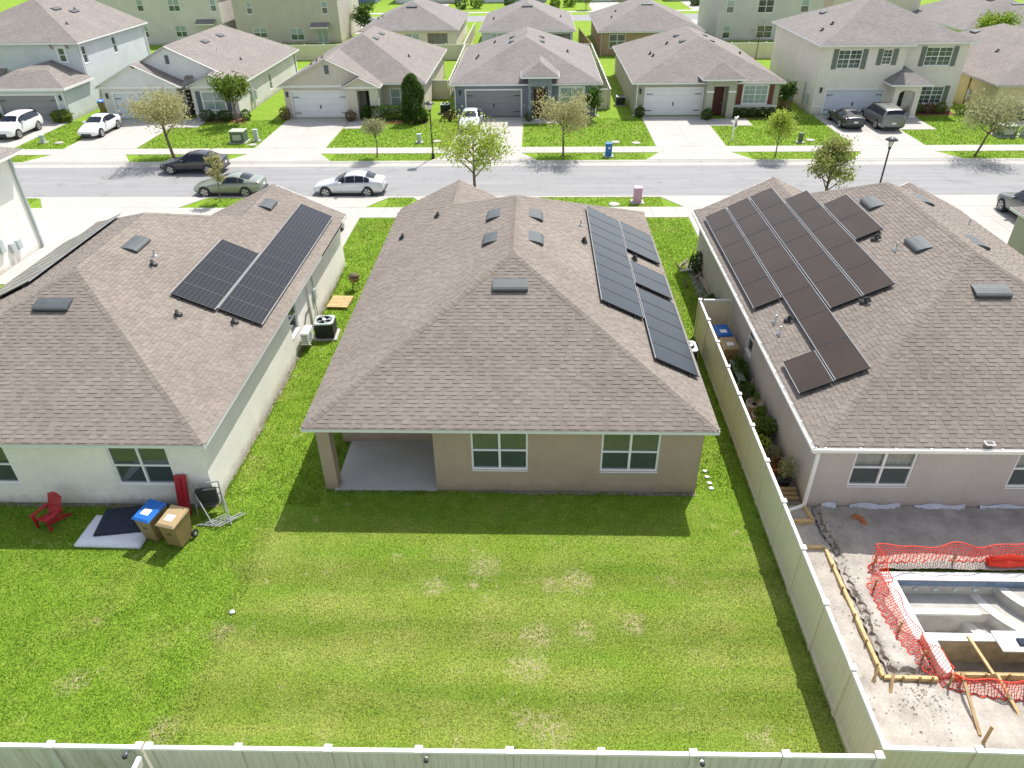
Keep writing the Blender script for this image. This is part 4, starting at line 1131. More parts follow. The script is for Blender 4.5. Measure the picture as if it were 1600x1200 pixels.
roof_vent(F,(-47.3,78.4,8.02),(-1,0,.42),(.42,0,1)); roof_vent(F,(-46.4,79.8,7.64),(-1,0,.42),(.42,0,1)); vent_pipe(F,(-44.9,75.5,7.0)); vent_pipe(F,(-46.6,80.5,7.7))
# F2 pale twin-gable
F=house('pale grey gabled house with white garage door and dark slate shutters',-39,-27,67.9,87.4)
hip_roof(F,-39.4,-26.55,69.0,87.4,FZ,K,ra=69.0,rb=82.9,fascia='fascia_w',seed=4)
m=MB(); m.face([(-39.1,69.2,FZ-.1),(-26.85,69.2,FZ-.1),(-26.85,69.2,FZ+.1),(-32.97,69.2,FZ+K*6.42-.1),(-39.1,69.2,FZ+.1)]); g=m.build('gable_wall',MAT['w_palegable'],F)
for i in range(13):
    z=3.4+i*.18; hwz=(FZ+K*6.42-z)/K-.35
    if hwz>.3:
        q=MB(); q.face([(-32.97-hwz,69.165,z),(-32.97+hwz,69.165,z),(-32.97+hwz-.2,69.19,z+.17),(-32.97-hwz+.2,69.19,z+.17)]); q.face([(-32.97-hwz,69.199,z),(-32.97+hwz,69.199,z),(-32.97+hwz,69.165,z),(-32.97-hwz,69.165,z)]); q.build('siding_board',MAT['w_palegable'],g)
for s in (-1,1): MB().bar((-32.97+s*6.42,68.98,FZ-.05),(-32.97,68.98,FZ+K*6.42-.05),.05,.22,up=(0,1,0)).build('rake_trim',MAT['fascia_w'],F)
MB().box(-33.22,-32.92,69.1,69.165,4.45,5.15).build('gable_vent',MAT['shut_slate'],F)
gable_wing(F,-39.5,-31.7,67.5,69.3,FZ-.015,K,'w_palegable',siding='batten',seed=21)
gable_wing(F,-31.1,-26.6,67.4,69.3,FZ-.015,K,'w_palegable',siding='batten',seed=22)
m=MB(); add_plane(m,[(-31.75,67.9,FZ),(-31.05,67.9,FZ),(-31.05,69.18,FZ+.62),(-31.75,69.18,FZ+.62)]); m.build('porch_roof',MAT['shingle_far'],F)
walls(F,-39.2,-32.3,67.85,69.3,2.72,'w_pale',{'S':[(-38.2,-33.3,0,2.2)]},sides='SEW',name='garage_wall')
walls(F,-31.0,-26.9,67.85,69.3,2.72,'w_pale',{'S':[(-30.1,-28.1,.72,2.3)]},sides='SEW')
walls(F,-39.2,-26.9,69.3,87.0,2.72,'w_pale',{'S':[(-32.2,-31.2,0.02,2.2)],'E':[(77.0,77.7,.6,2.1)]})
front_door(F,69.3,-32.2,-31.2,2.2,'door_dark')
garage_door(F,67.85,-38.2,-33.3,2.2,'gar_pale'); wall_lamp(F,67.85,-38.75,2.05)
window(F,'S',67.85,-30.1,-28.1,.72,2.3,trim=.1,shutters='shut_slate',glass='glass_blind'); window(F,'E',-26.9,77.0,77.7,.6,2.1,cols=1)
MB().box(-31.0,-26.88,67.78,67.845,.45,.56).build('belt_trim',MAT['fascia_w'],F)
MB().bar((-35.6,67.75,4.35),(-35.6,67.45,4.55),.1,.12).build('gable_bracket',MAT['wood_d'],F)
MB().box(-27.15,-26.9,86.3,86.6,0,2.7).build('patio_post',MAT['wood_d'],F)
for y in (75.2,79.2): roof_vent(F,(-32.97+1.1,y,FZ+K*5.3),(-1,0,K),(K,0,1))
vent_pipe(F,(-28.6,75,FZ+K*2.0)); vent_pipe(F,(-30.4,74.2,FZ+K*3.8),1)
for i,y in enumerate((71.2,72.0)): MB().box(-26.89,-26.65,y,y+.3,.8,1.6).build('meter_box',MAT['galv'],F)
# F3 beige gable + evergreen
F=house('beige house with big front gable, white garage and tall evergreen shrub',-22.5,-10.2,67.9,86.5)
hip_roof(F,-22.9,-9.85,68.3,86.7,FZ,K,fascia='fascia_w',seed=5)
gable_wing(F,-22.95,-13.75,67.45,76.0,FZ-.015,K,'w_beige',siding='batten',seed=23)
gable_wing(F,-17.1,-13.7,66.7,70.2,FZ-.01,K,'w_beige',seed=24)
walls(F,-22.6,-10.2,69.4,86.3,2.72,'w_beige',{'S':[(-15.55,-14.75,.02,2.2),(-13.3,-11.5,.65,2.15)]})
walls(F,-22.6,-16.9,67.85,69.4,2.72,'w_beige',{'S':[(-21.95,-17.0+.05,0,2.22)]},sides='SEW',name='garage_wall')
for a,b in ((-16.75,-15.85),(-14.75,-13.95)): MB().box(a,b,67.1,68.0 if a<-16 else 69.38,0,2.72).build('entry_pier',MAT['w_beige'],F)
MB().box(-15.84,-14.76,67.15,67.9,2.45,2.71).build('entry_lintel',MAT['w_beige'],F)
front_door(F,69.4,-15.55,-14.75,2.2,'door_dark'); garage_door(F,67.85,-21.9,-17.0,2.22,'gar_white'); wall_lamp(F,67.85,-22.3,2.05)
window(F,'S',69.4,-13.3,-11.5,.65,2.15,glass='glass_blind',trim=.06); MB().box(-18.6,-18.25,67.68,67.745,3.75,4.45).build('gable_vent',MAT['shut_slate'],F)
MB().box(-10.45,-10.2,85.9,86.2,0,2.7).build('patio_post',MAT['wood_d'],F)
for y in (75.6,78.6): roof_vent(F,(-15.4,y,FZ+K*5.5),(-1,0,K),(K,0,1))
vent_pipe(F,(-12.2,74.8,FZ+K*2.3)); vent_pipe(F,(-21.0,72.3,FZ+K*1.9)); vent_pipe(F,(-20.6,72.9,FZ+K*2.3)); vent_pipe(F,(-20.2,73.5,FZ+K*2.7))
# F4 slate hip
KF=.42
F=house('slate blue hip-roofed house with dark red door and grey garage',-7.3,5.5,67.8,87.6)
hip_roof(F,-7.65,5.85,67.5,87.9,FZ,KF,fascia='fascia_w',mat='shingle_far2',seed=6)
walls(F,-7.3,5.5,67.85,87.5,2.72,'w_slate',{'S':[(-6.2,-1.35,0,2.25),(2.15,4.2,.9,2.45)]})
garage_door(F,67.85,-6.2,-1.35,2.25,'gar_grey'); wall_lamp(F,67.85,-6.75,2.1)
MB().box(-.68,-.42,66.9,67.84,0,3.5).build('entry_wall',MAT['w_slate'],F); MB().box(1.05,1.4,66.9,67.84,0,3.5).build('entry_wall',MAT['w_slate'],F); MB().box(-.41,1.04,66.9,67.84,2.75,3.5).build('entry_lintel',MAT['w_slate'],F)
front_door(F,67.75,-.2,.85,2.35,'door_red')
hip_roof(F,-1.3,2.0,66.4,72.5,3.62,.58,rb=71.5,fascia='fascia_w',mat='shingle_far2',ceil=False,name='portico_roof')
window(F,'S',67.85,2.15,4.2,.9,2.45,trim=.14,glass='glass_blind')
downspout(F,-7.2,67.8,2.7,'fascia_w',dx=-.3); downspout(F,5.35,67.8,2.7,'fascia_w',dx=.3)
for y in (75.6,78.4):
    roof_vent(F,(-2.3,y,FZ+KF*5.35),(1,0,KF),(-KF,0,1),.9); roof_vent(F,(.5,y,FZ+KF*5.35),(-1,0,KF),(KF,0,1),.9)
for x,y in ((-5.6,76.0),(-5.7,75.2),(-4.2,80.5)): vent_pipe(F,(x,y,FZ+KF*(x+7.65)))
vent_pipe(F,(3.0,76.2,FZ+KF*2.85))
# F5 sage hip
F=house('sage green hip-roofed house with white garage door and red shutters',8.8,21.4,67.9,87.3)
hip_roof(F,8.45,21.75,67.6,87.6,FZ,KF,fascia='fascia_w',seed=7)
walls(F,8.8,21.4,67.95,87.2,2.72,'w_sage',{'S':[(9.75,14.7,0,2.27),(18.3,20.4,.95,2.5),(15.6,16.6,0,2.4)]})
garage_door(F,67.95,9.75,14.7,2.27,'gar_white'); wall_lamp(F,67.95,9.25,2.1); front_door(F,67.95,15.6,16.6,2.35,'door_red')
MB().box(14.85,15.45,66.85,67.94,0,3.2).build('entry_wall',MAT['w_sage'],F); MB().box(16.75,17.35,66.85,67.94,0,3.2).build('entry_wall',MAT['w_sage'],F); MB().box(15.46,16.74,66.85,67.94,2.65,3.2).build('entry_lintel',MAT['w_sage'],F)
for a,b in ((14.82,15.48),(16.72,17.38)): MB().box(a,b,66.82,66.848,2.15,2.28).build('belt_trim',MAT['fascia_w'],F)
hip_roof(F,14.3,18.0,66.4,72.0,3.32,.62,rb=70.8,fascia='fascia_w',ceil=False,name='portico_roof')
window(F,'S',67.95,18.3,20.4,.95,2.5,trim=.09,shutters='shut_red',muntin=True,glass='glass_blind')
MB().box(17.4,21.42,67.88,67.945,.72,.82).build('belt_trim',MAT['fascia_w'],F); MB().box(8.8,9.6,67.88,67.945,.72,.82).build('belt_trim',MAT['fascia_w'],F)
downspout(F,8.95,67.9,2.7,'fascia_w',dx=-.3)
for y in (75.0,78.5): roof_vent(F,(13.8,y,FZ+KF*5.35),(1,0,KF),(-KF,0,1),.9); roof_vent(F,(16.4,y,FZ+KF*5.35),(-1,0,KF),(KF,0,1),.9)
for x,y in ((10.9,75.6),(11.0,74.2),(12.6,76.8)): vent_pipe(F,(x,y,FZ+KF*(x-8.45)))
vent_pipe(F,(19.5,76.0,FZ+KF*2.2))
# F6 cream two-storey
F=house('cream two-storey house with green shutters, pale garage and arched porch',24.5,37.4,67.9,82.6,True)
walls(F,24.5,31.6,67.95,82.4,5.62,'w_cream',{'S':[(25.55,30.5,0,2.05),(25.9,27.9,3.8,5.3),(29.65,30.45,4.1,5.3)]},sides='SWN')
walls(F,31.6,37.3,69.0,82.4,5.62,'w_cream',{'S':[(33.75,36.0,3.8,5.3),(34.2,36.2,.65,2.1),(31.9,32.8,.02,2.2)]},sides='SEN')
MB().face([(31.6,67.95,-.1),(31.6,69.0,-.1),(31.6,69.0,5.62),(31.6,67.95,5.62)]).build('wall',MAT['w_cream'],F)
hip_roof(F,24.1,37.75,68.6,82.8,5.75,KF,fascia='fascia_w',mat='shingle_far2',seed=8)
hip_roof(F,24.08,32.1,67.55,80,5.74,KF,fascia='fascia_w',mat='shingle_far2',name='front_roof',seed=9)
garage_door(F,67.95,25.55,30.5,2.05,'gar_pale'); wall_lamp(F,67.95,25.0,2.1); front_door(F,69.0,31.9,32.8,2.2,'door_dark')
window(F,'S',67.95,25.9,27.9,3.8,5.3,shutters='shut_green',muntin=True); window(F,'S',67.95,29.65,30.45,4.1,5.3,cols=1,shutters='shut_green',muntin=True)
window(F,'S',69.0,33.75,36.0,3.8,5.3,shutters='shut_green',muntin=True); window(F,'S',69.0,34.2,36.2,.65,2.1,shutters='shut_green',muntin=True)
for x in (30.95,32.75): 
    MB().box(x-.22,x+.22,66.4,66.85,0,2.3).build('porch_column',MAT['w_cream'],F); MB().box(x-.27,x+.27,66.35,66.9,0,.2).build('column_base',MAT['fascia_w'],F)
m=MB(); n=10; x0_,x1_=31.17,32.53
for i in range(n):
    a0=math.pi*i/n; a1=math.pi*(i+1)/n; cx=(x0_+x1_)/2; rr=(x1_-x0_)/2
    p=(cx-rr*math.cos(a0),2.0+.32*math.sin(a0)); q=(cx-rr*math.cos(a1),2.0+.32*math.sin(a1))
    for yy in (66.4,66.85): m.face([(p[0],yy,p[1]),(q[0],yy,q[1]),(q[0],yy,2.7),(p[0],yy,2.7)])
    m.face([(p[0],66.4,p[1]),(q[0],66.4,q[1]),(q[0],66.85,q[1]),(p[0],66.85,p[1])])
m.build('porch_arch',MAT['w_cream'],F)
MB().box(30.73,31.169,66.4,66.849,2.301,2.7).build('porch_lintel',MAT['w_cream'],F); MB().box(32.531,32.97,66.4,66.849,2.301,2.7).build('porch_lintel',MAT['w_cream'],F)
hip_roof(F,30.2,33.6,66.0,71.0,2.85,.62,ra=67.9,rb=69.8,fascia='fascia_w',mat='shingle_far2',name='porch_roof')
MB().box(30.5,33.3,66.2,68.9,-.05,.06).build('porch_slab',MAT['concrete'],F); MB().box(33.0,37.35,68.94,68.995,.45,.56).build('belt_trim',MAT['fascia_w'],F); MB().box(24.45,25.4,67.89,67.945,.6,.72).build('belt_trim',MAT['fascia_w'],F)
for i,(x,y) in enumerate(((27.3,77.6),(25.4,71.8),(26.4,72.4))): (roof_vent(F,(x,y,5.75+KF*(x-24.1)),(1,0,KF),(-KF,0,1),.9) if i==0 else vent_pipe(F,(x,y,5.75+KF*(x-24.1))))
MB().tube([(24.44,70.5,2.3),(24.44,70.5,.3)],.05,6).build('conduit',MAT['galv'],F); MB().box(24.25,24.49,69.2,69.7,.7,1.5).build('meter_box',MAT['galv'],F)
# F7 yellow
F=house('yellow stucco house at the right edge behind the young street tree',39.2,52,66,86)
hip_roof(F,38.65,52.5,65.5,86.5,FZ,KF,fascia='soffit',seed=10); walls(F,39.2,52,66.0,86,2.72,'w_yellow',{'S':[(41.6,43.6,.7,2.2),(45,49.8,0,2.2)]})
window(F,'S',66.0,41.6,43.6,.7,2.2,glass='glass_blind'); garage_door(F,66.0,45,49.8,2.2,'gar_white')
for y in (70.6,78.6): MB().bar((39.12,y,2.7),(39.12,y,.1),.1,.08,up=(0,1,0)).build('downspout',MAT['wood_d'],F)
MB().box(39.0,39.19,70.0,70.35,.7,1.6).build('meter_box',MAT['galv'],F); roof_vent(F,(43.6,80.5,FZ+KF*4.95),(1,0,KF),(-KF,0,1)); vent_pipe(F,(42.0,73.0,FZ+KF*3.35))
# rear row
def wins(F, side, plane, lst, **kw):
    for w in lst: window(F,side,plane,*w,**kw)
F=house('beige two-storey house behind the pale gabled house, upper left',-58,-44,111,124,True)
w1=[(-55.4,-54.5,4.3,5.8),(-45.1,-44.4+.1,4.2,5.7),(-55.6,-54.7,1.0,2.5)]; w2=[(-51.0,-49.4,4.25,5.75),(-50.8,-49.2,1.0,2.45)]
walls(F,-61.5,-43.9,111,124,6.6,'w_b1',{'S':w1+w2}); wins(F,'S',111,w1,cols=1,upper='glass_blind'); wins(F,'S',111,w2,cols=2,upper='glass_blind'); hip_roof(F,-61.9,-43.5,110.6,130.4,6.75,KF)
m=MB(); add_plane(m,[(-47.4,109.9,2.75),(-44.7,109.9,2.75),(-44.7,111,3.25),(-47.4,111,3.25)]); m.build('awning_roof',MAT['shingle_far2'],F); MB().box(-47.4,-44.7,109.88,109.92,2.62,2.745).build('fascia',MAT['fascia_w'],F)
F=house('tan two-storey house with sliding patio door behind the beige gabled house',-41.5,-27.6,111.5,125,True)
w1=[(-40.3,-39.5,3.75,5.3),(-29.75,-28.95,3.7,5.3)]; w2=[(-39.9,-38.0,.75,2.05),(-34.65,-32.75,.4,1.95)]
walls(F,-42.2,-27.5,111.5,125,6.6,'w_b2',{'S':w1+w2+[(-30.95,-29.3,.02,1.75)]}); wins(F,'S',111.5,w1,cols=1,upper='glass_blind'); wins(F,'S',111.5,w2,cols=2,upper='glass_blind'); window(F,'S',111.5,-30.95,-29.3,.02,1.75,cols=2,rows=1,glass='glass_blind',sill=False)
hip_roof(F,-42.6,-27.1,111.1,125.4,6.75,KF)
m=MB(); add_plane(m,[(-31.5,110.4,2.15),(-28.9,110.4,2.15),(-28.9,111.5,2.65),(-31.5,111.5,2.65)]); m.build('awning_roof',MAT['shingle_far2'],F); MB().box(-31.5,-28.9,110.38,110.42,2.02,2.145).build('fascia',MAT['fascia_w'],F)
F=house('cream hip-roofed house behind the fence with dark sliding patio doors',-20,-10.5,101.9,119)
walls(F,-22.4,-10.3,101.9,119,2.7,'w_b3',{'S':[(-16.9,-15.0,.9,2.45),(-14.0,-11.4,.03,2.4)]}); window(F,'S',101.9,-16.9,-15.0,.9,2.45,glass='glass_blind'); window(F,'S',101.9,-14.0,-11.4,.03,2.4,cols=3,rows=1,frame='wood_d',sill=False)
hip_roof(F,-22.8,-9.95,101.4,119.4,2.8,KF,fascia='soffit',mat='shingle_far2'); roof_vent(F,(-16.4,106.6,2.8+KF*5.2),(0,1,KF),(0,-KF,1),1.4)
for x,y in ((-21.0,106.6),(-20.6,107.5)): vent_pipe(F,(x,y,2.8+KF*(x+22.8)))
F=house('blue-grey hip-roofed house behind the slate blue house',-6.8,4.6,100.4,118)
walls(F,-6.9,4.6,100.4,118,2.7,'w_b4',{'S':[(-5.75,-4.2,1.2,2.5),(1.6,4.3,.0,2.4)]}); window(F,'S',100.4,-5.75,-4.2,1.2,2.5,glass='glass_blind'); window(F,'S',100.4,1.6,4.3,.0,2.4,cols=3,rows=1,frame='black_metal',sill=False)
hip_roof(F,-7.25,4.95,100.0,118.4,2.8,KF,mat='shingle_far2'); roof_vent(F,(-1.15,105.4,2.8+KF*5.4),(0,1,KF),(0,-KF,1),1.4)
for x,y in ((-5.6,105.5),(-5.6,106.4),(3.2,107.0)): vent_pipe(F,(x,y,2.8+KF*min(x+7.25,4.95-x)))
F=house('brown hip-roofed house behind the sage green house',8,20.4,99.2,117)
walls(F,8.0,20.4,99.2,117,2.7,'w_brown',{'S':[(9.1,11.1,.85,2.45),(14.6,16.6,.85,2.45)]}); window(F,'S',99.2,9.1,11.1,.85,2.45); window(F,'S',99.2,14.6,16.6,.85,2.45)
hip_roof(F,7.6,20.8,98.8,117.4,2.8,KF,mat='shingle_far2'); roof_vent(F,(14.2,104.6,2.8+KF*5.8),(0,1,KF),(0,-KF,1),1.4); downspout(F,8.1,99.15,2.7,'soffit')
for x,y in ((9.7,104.5),(10.5,107.8)): vent_pipe(F,(x,y,2.8+KF*(x-7.6)))
F=house('grey-beige two-storey house behind fence between sage and cream houses',25,38.5,110.3,124,True)
w1=[(25.7,26.7,3.4,5.0),(25.6,26.6,.3,1.85),(35.6,36.7,3.4,5.0)]; w2=[(29.9,32.0,3.4,5.0),(30.2,32.3,.3,1.85)]
walls(F,24.7,38.6,110.3,124,6.6,'w_b6',{'S':w1+w2}); wins(F,'S',110.3,w1,cols=1,upper='glass_blind'); wins(F,'S',110.3,w2); hip_roof(F,24.3,39.0,109.9,124.4,6.75,KF)
F=house('far brown-roofed house glimpsed left of the cream two-storey roof',41,53,113,128,True); walls(F,40.9,52.6,113,128,5.2,'w_b3',{}); hip_roof(F,40.5,53,112.6,128.4,5.3,KF)
F=house('far hip-roofed house behind the bright green tree at upper right',51.5,65,97.6,116); walls(F,51.6,65,97.7,116,2.7,'w_yellow',{}); hip_roof(F,51.2,65.4,97.3,116.4,2.8,KF,mat='shingle_far2'); roof_vent(F,(57.2,104.2,2.8+KF*6.0),(1,0,KF),(-KF,0,1),1.4); roof_vent(F,(59.6,102.6,2.8+KF*5.2),(0,1,KF),(0,-KF,1),1.4)
# houses beyond the back street
for x0,x1,mt,lb in ((-45,-32,'w_blue','blue house across the back street at the top edge'),(-28,-15,'w_pale','pale house across the back street left of centre at top edge'),(-11,2,'w_b4','grey-blue house across the back street at top centre'),(9,22,'w_b3','cream house across the back street right of top centre'),(26,39,'w_pale','white house across the back street behind the brown house'),(58,72,'w_b3','cream house across the back street at the upper right')):
    F=house(lb,x0,x1,161,178); a=x0+.9
    walls(F,x0,x1,161,178,2.7,mt,{'S':[(a,a+4.9,0,2.2),(x1-3.5,x1-1.5,.8,2.3)]}); garage_door(F,161,a,a+4.9,2.2,'gar_white',hw=False); window(F,'S',161,x1-3.5,x1-1.5,.8,2.3,glass='glass_blind'); hip_roof(F,x0-.4,x1+.4,160.6,178.4,2.8,KF)
# fences between the lots
fence('almond fence behind pale and beige gabled houses',(-45.5,97.6),(-24.2,97.9),9,boards=False); fence('almond fence behind the beige gabled house toward slate house',(-24.0,97.9),(-9.0,97.2),7,boards=False)
fence('almond side fence between the beige gabled and slate blue houses',(-8.75,97.0),(-8.5,74.9),10,boards=False); fence('short almond fence closing the gap left of slate blue house',(-10.25,75.3),(-8.6,75.2),1,boards=False,end_post=False)
fence('almond side fence between slate blue and sage green houses',(6.75,96.6),(6.85,70.6),12,boards=False); fence('short almond fence at right corner of slate blue house',(5.5,70.6),(6.7,70.6),1,boards=False,end_post=False)
fence('almond fence behind slate blue house',(-8.6,97.0),(6.6,96.7),7,boards=False,first_post=False,end_post=False)
fence('almond fence beneath the grey-beige two-storey house at upper right',(21.6,96.4),(40.2,96.4),9,boards=False)
fence('almond side fence between cream and blue-grey rear houses',(-8.95,97.3),(-8.95,116),9,boards=False,first_post=False); fence('weathered side fence between blue-grey and brown rear houses',(6.75,96.9),(5.9,110),7,boards=False,first_post=False,mat='wood_d',cap='wood_d',name='wood_fence')
# ================================================================== cars
def paint(name,c,met=.0): return pm(name,c,rough=.28,var=.02,spec=.5,metallic=met,coat=.6)
MAT['p_white']=paint('white_paint',(.78,.78,.78)); MAT['p_black']=paint('black_paint',(.012,.013,.02)); MAT['p_green']=paint('grey_green_paint',(.25,.28,.235),.35)
MAT['p_silver']=paint('silver_paint',(.60,.62,.65),.35); MAT['p_grey']=paint('grey_paint',(.20,.20,.195),.3); MAT['p_dark']=paint('charcoal_paint',(.05,.05,.055),.2)
MAT['car_glass']=pm('car_glass',(.012,.018,.03),rough=.05,var=.1,spec=.35); MAT['tail']=pm('tail_light_red',(.45,.015,.02),rough=.25,var=.05); MAT['head']=pm('headlight',(.7,.72,.74),rough=.15,var=.05,spec=.8)
SHAPES={ # x, zlow, zbelt, ztop, wbelt, wtop
 'sedan':[(0,.32,.52,.58,.62,.55),(.12,.22,.62,.68,.80,.70),(.8,.20,.78,.85,.89,.72),(1.42,.2,.88,.95,.91,.70),(2.28,.2,.92,1.38,.92,.57),(2.9,.2,.93,1.44,.92,.58),(3.5,.2,.95,1.39,.92,.56),(4.2,.2,.98,1.08,.90,.60),(4.62,.25,.96,1.06,.84,.62),(4.75,.38,.86,.93,.74,.6)],
 'coupe':[(0,.32,.50,.56,.60,.55),(.15,.22,.60,.66,.80,.70),(.9,.2,.76,.83,.89,.72),(1.6,.2,.87,.94,.91,.70),(2.4,.2,.90,1.30,.92,.56),(2.85,.2,.91,1.36,.92,.57),(3.2,.2,.93,1.30,.92,.55),(4.0,.2,.98,1.07,.90,.60),(4.5,.25,.97,1.06,.84,.62),(4.68,.38,.86,.93,.74,.6)],
 'suv':[(0,.38,.70,.78,.72,.62),(.12,.28,.84,.92,.88,.76),(.8,.26,.98,1.06,.94,.78),(1.3,.26,1.05,1.14,.95,.74),(1.95,.26,1.08,1.66,.96,.66),(2.7,.26,1.09,1.74,.96,.68),(3.7,.26,1.10,1.72,.96,.67),(4.45,.26,1.10,1.64,.94,.64),(4.72,.3,1.05,1.12,.90,.74),(4.8,.42,.9,.98,.80,.7)],
 'van':[(0,.34,.62,.70,.72,.62),(.12,.24,.78,.86,.92,.78),(.7,.22,.98,1.06,.98,.80),(1.1,.22,1.06,1.15,.99,.76),(2.0,.22,1.08,1.66,1.0,.70),(2.9,.22,1.09,1.76,1.0,.73),(4.0,.22,1.10,1.74,1.0,.73),(4.85,.22,1.12,1.68,.98,.71),(5.05,.24,1.08,1.3,.96,.78),(5.15,.36,.92,1.05,.9,.75)]}
def car(kind,label,mat,loc,rz,group='parked cars'):
    S=SHAPES[kind]; L=S[-1][0]; big=kind in('suv','van')
    t=thing('parked_car',label,'car',loc,R(rz),group)
    def ring(s):
        x,zl,zb,zt,wb,wt=s; X=L/2-x
        return [(X,0,zl),(X,wb*.86,zl),(X,wb*.98,zl+.14),(X,wb*1.0,(zl+zb)*.5+.05),(X,wb*.965,zb),(X,wt,zt-.045 if zt-zb>.2 else zt-.03),(X,wt*.82,zt-.005),(X,0,zt+.02)]
    rs=[ring(s) for s in S]; b=MB(); idx=[]
    for r_ in rs:
        full=r_+[(p[0],-p[1],p[2]) for p in r_[-2:0:-1]]; idx.append([len(b.v)+i for i in range(len(full))]); b.v+=full
    n=len(idx[0])
    for i in range(len(idx)-1):
        for k_ in range(n): b.f.append((idx[i][k_],idx[i][(k_+1)%n],idx[i+1][(k_+1)%n],idx[i+1][k_])); b.uv.append(None)
    b.f.append(tuple(idx[0])[::-1]); b.uv.append(None); b.f.append(tuple(idx[-1])); b.uv.append(None)
    body=b.build('body',MAT[mat],t,smooth=True)
    md=body.modifiers.new('sub','SUBSURF'); md.levels=2; md.render_levels=2; md.subdivision_type='CATMULL_CLARK'
    def lerp(p,q,f): return Vector(p).lerp(Vector(q),f)
    def pane(nm,a,b_,c,d,m0=.05,m1=.95,n0=.1,n1=.9,off=.022):
        # a-b bottom edge, d-c top edge
        def P(u,v): return lerp(lerp(a,b_,u),lerp(d,c,u),v)
        nn=(P(1,0)-P(0,0)).cross(P(0,1)-P(0,0)).normalized(); q=MB(); N_=4; base=len(q.v)
        for j in range(N_+1):
            for i in range(N_+1): q.v.append(tuple(P(m0+(m1-m0)*i/N_,n0+(n1-n0)*j/N_)+nn*off))
        for j in range(N_):
            for i in range(N_): k0=j*(N_+1)+i; q.f.append((k0,k0+1,k0+N_+2,k0+N_+1)); q.uv.append(None)
        return q.build(nm,MAT['car_glass'],t,smooth=True)
    cow=3; rf=4; re=6 if not big else 7; rg=re+1
    for s in (1,-1):
        def g(i,k_): p=rs[i][k_]; return (p[0],p[1]*s,p[2])
        a,bb,c,d=(g(rf,4),g(cow,4),None,None)
        # side glass: cowl->front roof (triangle), then doors
        cells=[(cow,rf,.45,.97),(rf,rf+1,.02,.97),(rf+1,rf+2,.03,.97)]
        if big: cells.append((rf+2,rf+3,.03,.9))
        else: cells.append((rf+2,rf+3,.03,.5))
        for i,j,m0,m1 in cells:
            lo0,lo1,hi0,hi1=g(i,4),g(j,4),g(i,5),g(j,5)
            off=.018
            if s>0: pane('side_window',lo0,lo1,hi1,hi0,m0,m1,.1,.9,off)
            else: pane('side_window',lo1,lo0,hi0,hi1,1-m1,1-m0,.1,.9,off)
    def strip(nm,i,j,f0,f1):
        A=[rs[i][5],rs[i][6],rs[i][7]]; B=[rs[j][5],rs[j][6],rs[j][7]]
        A=[(p[0],-p[1],p[2]) for p in A[:2]]+[A[2]]+A[1::-1]; B=[(p[0],-p[1],p[2]) for p in B[:2]]+[B[2]]+B[1::-1]
        q=MB(); 
        for f in (f0,(f0+f1)/2,f1):
            for k_,(p,r_) in enumerate(zip(A,B)):
                v=lerp(p,r_,f); v.y*=.93; q.v.append(tuple(v+Vector((.015 if i<j and i==cow else -.015,0,.022))))
        for j_ in range(2):
            for k_ in range(4): a0=j_*5+k_; q.f.append((a0,a0+1,a0+6,a0+5)); q.uv.append(None)
        q.build(nm,MAT['car_glass'],t,smooth=True)
    strip('windscreen',cow,rf,.12,.9); strip('rear_window',re,rg,.12,.88)
    wb_=L*.585; fx=L/2-.2*L+.05; rx=fx-wb_; wr=.34 if not big else .37; W=max(s[4] for s in S)
    for x in (fx,rx):
        for s in (1,-1):
            MB().tube([(x,s*(W*.985),wr+.02),(x,s*(W*.6),wr+.02)],wr+.055,20).build('wheel_arch',MAT['dark_plastic'],t)
            w=MB().tube([(x,s*(W-.2),wr),(x,s*(W+.0),wr)],wr,20).build('wheel',MAT['rubber'],t)
            MB().tube([(x,s*(W+.0),wr),(x,s*(W+.008),wr)],wr*.66,16).build('rim',MAT['dark_plastic'],w)
            q=MB()
            for k_ in range(5):
                a=k_*2*math.pi/5; q.bar((x,s*(W+.012),wr),(x+math.cos(a)*wr*.66,s*(W+.012),wr+math.sin(a)*wr*.66),.075,.02,up=(0,1,0))
            pts=[(x+math.cos(2*math.pi*i/16)*wr*.66,s*(W+.01),wr+math.sin(2*math.pi*i/16)*wr*.66) for i in range(17)]; q.tube(pts,.018,5,cap=False)
            q.build('spokes',MAT['alloy'],w)
    f0,f1=S[0],S[1]; zf=f1[2]-.06
    for s in (1,-1):
        MB().bar((L/2-.10,s*f1[4]*.60,zf-.02),(L/2-.36,s*(f1[4]-.03),zf+.03),.13,.09).build('headlight',MAT['head'],t,bevel=.02)
        r_=S[-2]; MB().bar((-L/2+.09,s*r_[4]*.52,r_[2]-.10),(-L/2+.26,s*(r_[4]-.05),r_[2]-.07),.10,.10 if not big else .24).build('tail_light',MAT['tail'],t,bevel=.02)
        c=S[cow]; MB().box(L/2-c[0]-.62,L/2-c[0]-.42,min(s*.9,s*1.1),max(s*.9,s*1.1),c[2]+.03,c[2]+.17).build('mirror',MAT[mat],t,bevel=.03)
    MB().box(L/2-.06,L/2+.012,-.42,.42,.30,.47 if not big else .6).build('grille',MAT['dark_plastic'],t,bevel=.02)
    MB().box(-L/2-.012,-L/2+.04,-.17,.17,.62,.74).build('number_plate',MAT['paper'],t)
    MB().box(-L/2-.02,-L/2+.1,-.7,.7,.30,.42).build('rear_bumper_trim',MAT['dark_plastic'],t,bevel=.02)
    return t
RZ=-.105
car('sedan','black sedan parked at the far kerb under the leafless street tree','p_black',(-25.0,52.45,RZ),180)
car('coupe','grey-green coupe parked at near kerb beyond the left house','p_green',(-20.55,47.45,RZ),180)
car('sedan','silver sedan parked at near kerb between left and middle houses','p_silver',(-12.4,47.4,RZ),180)
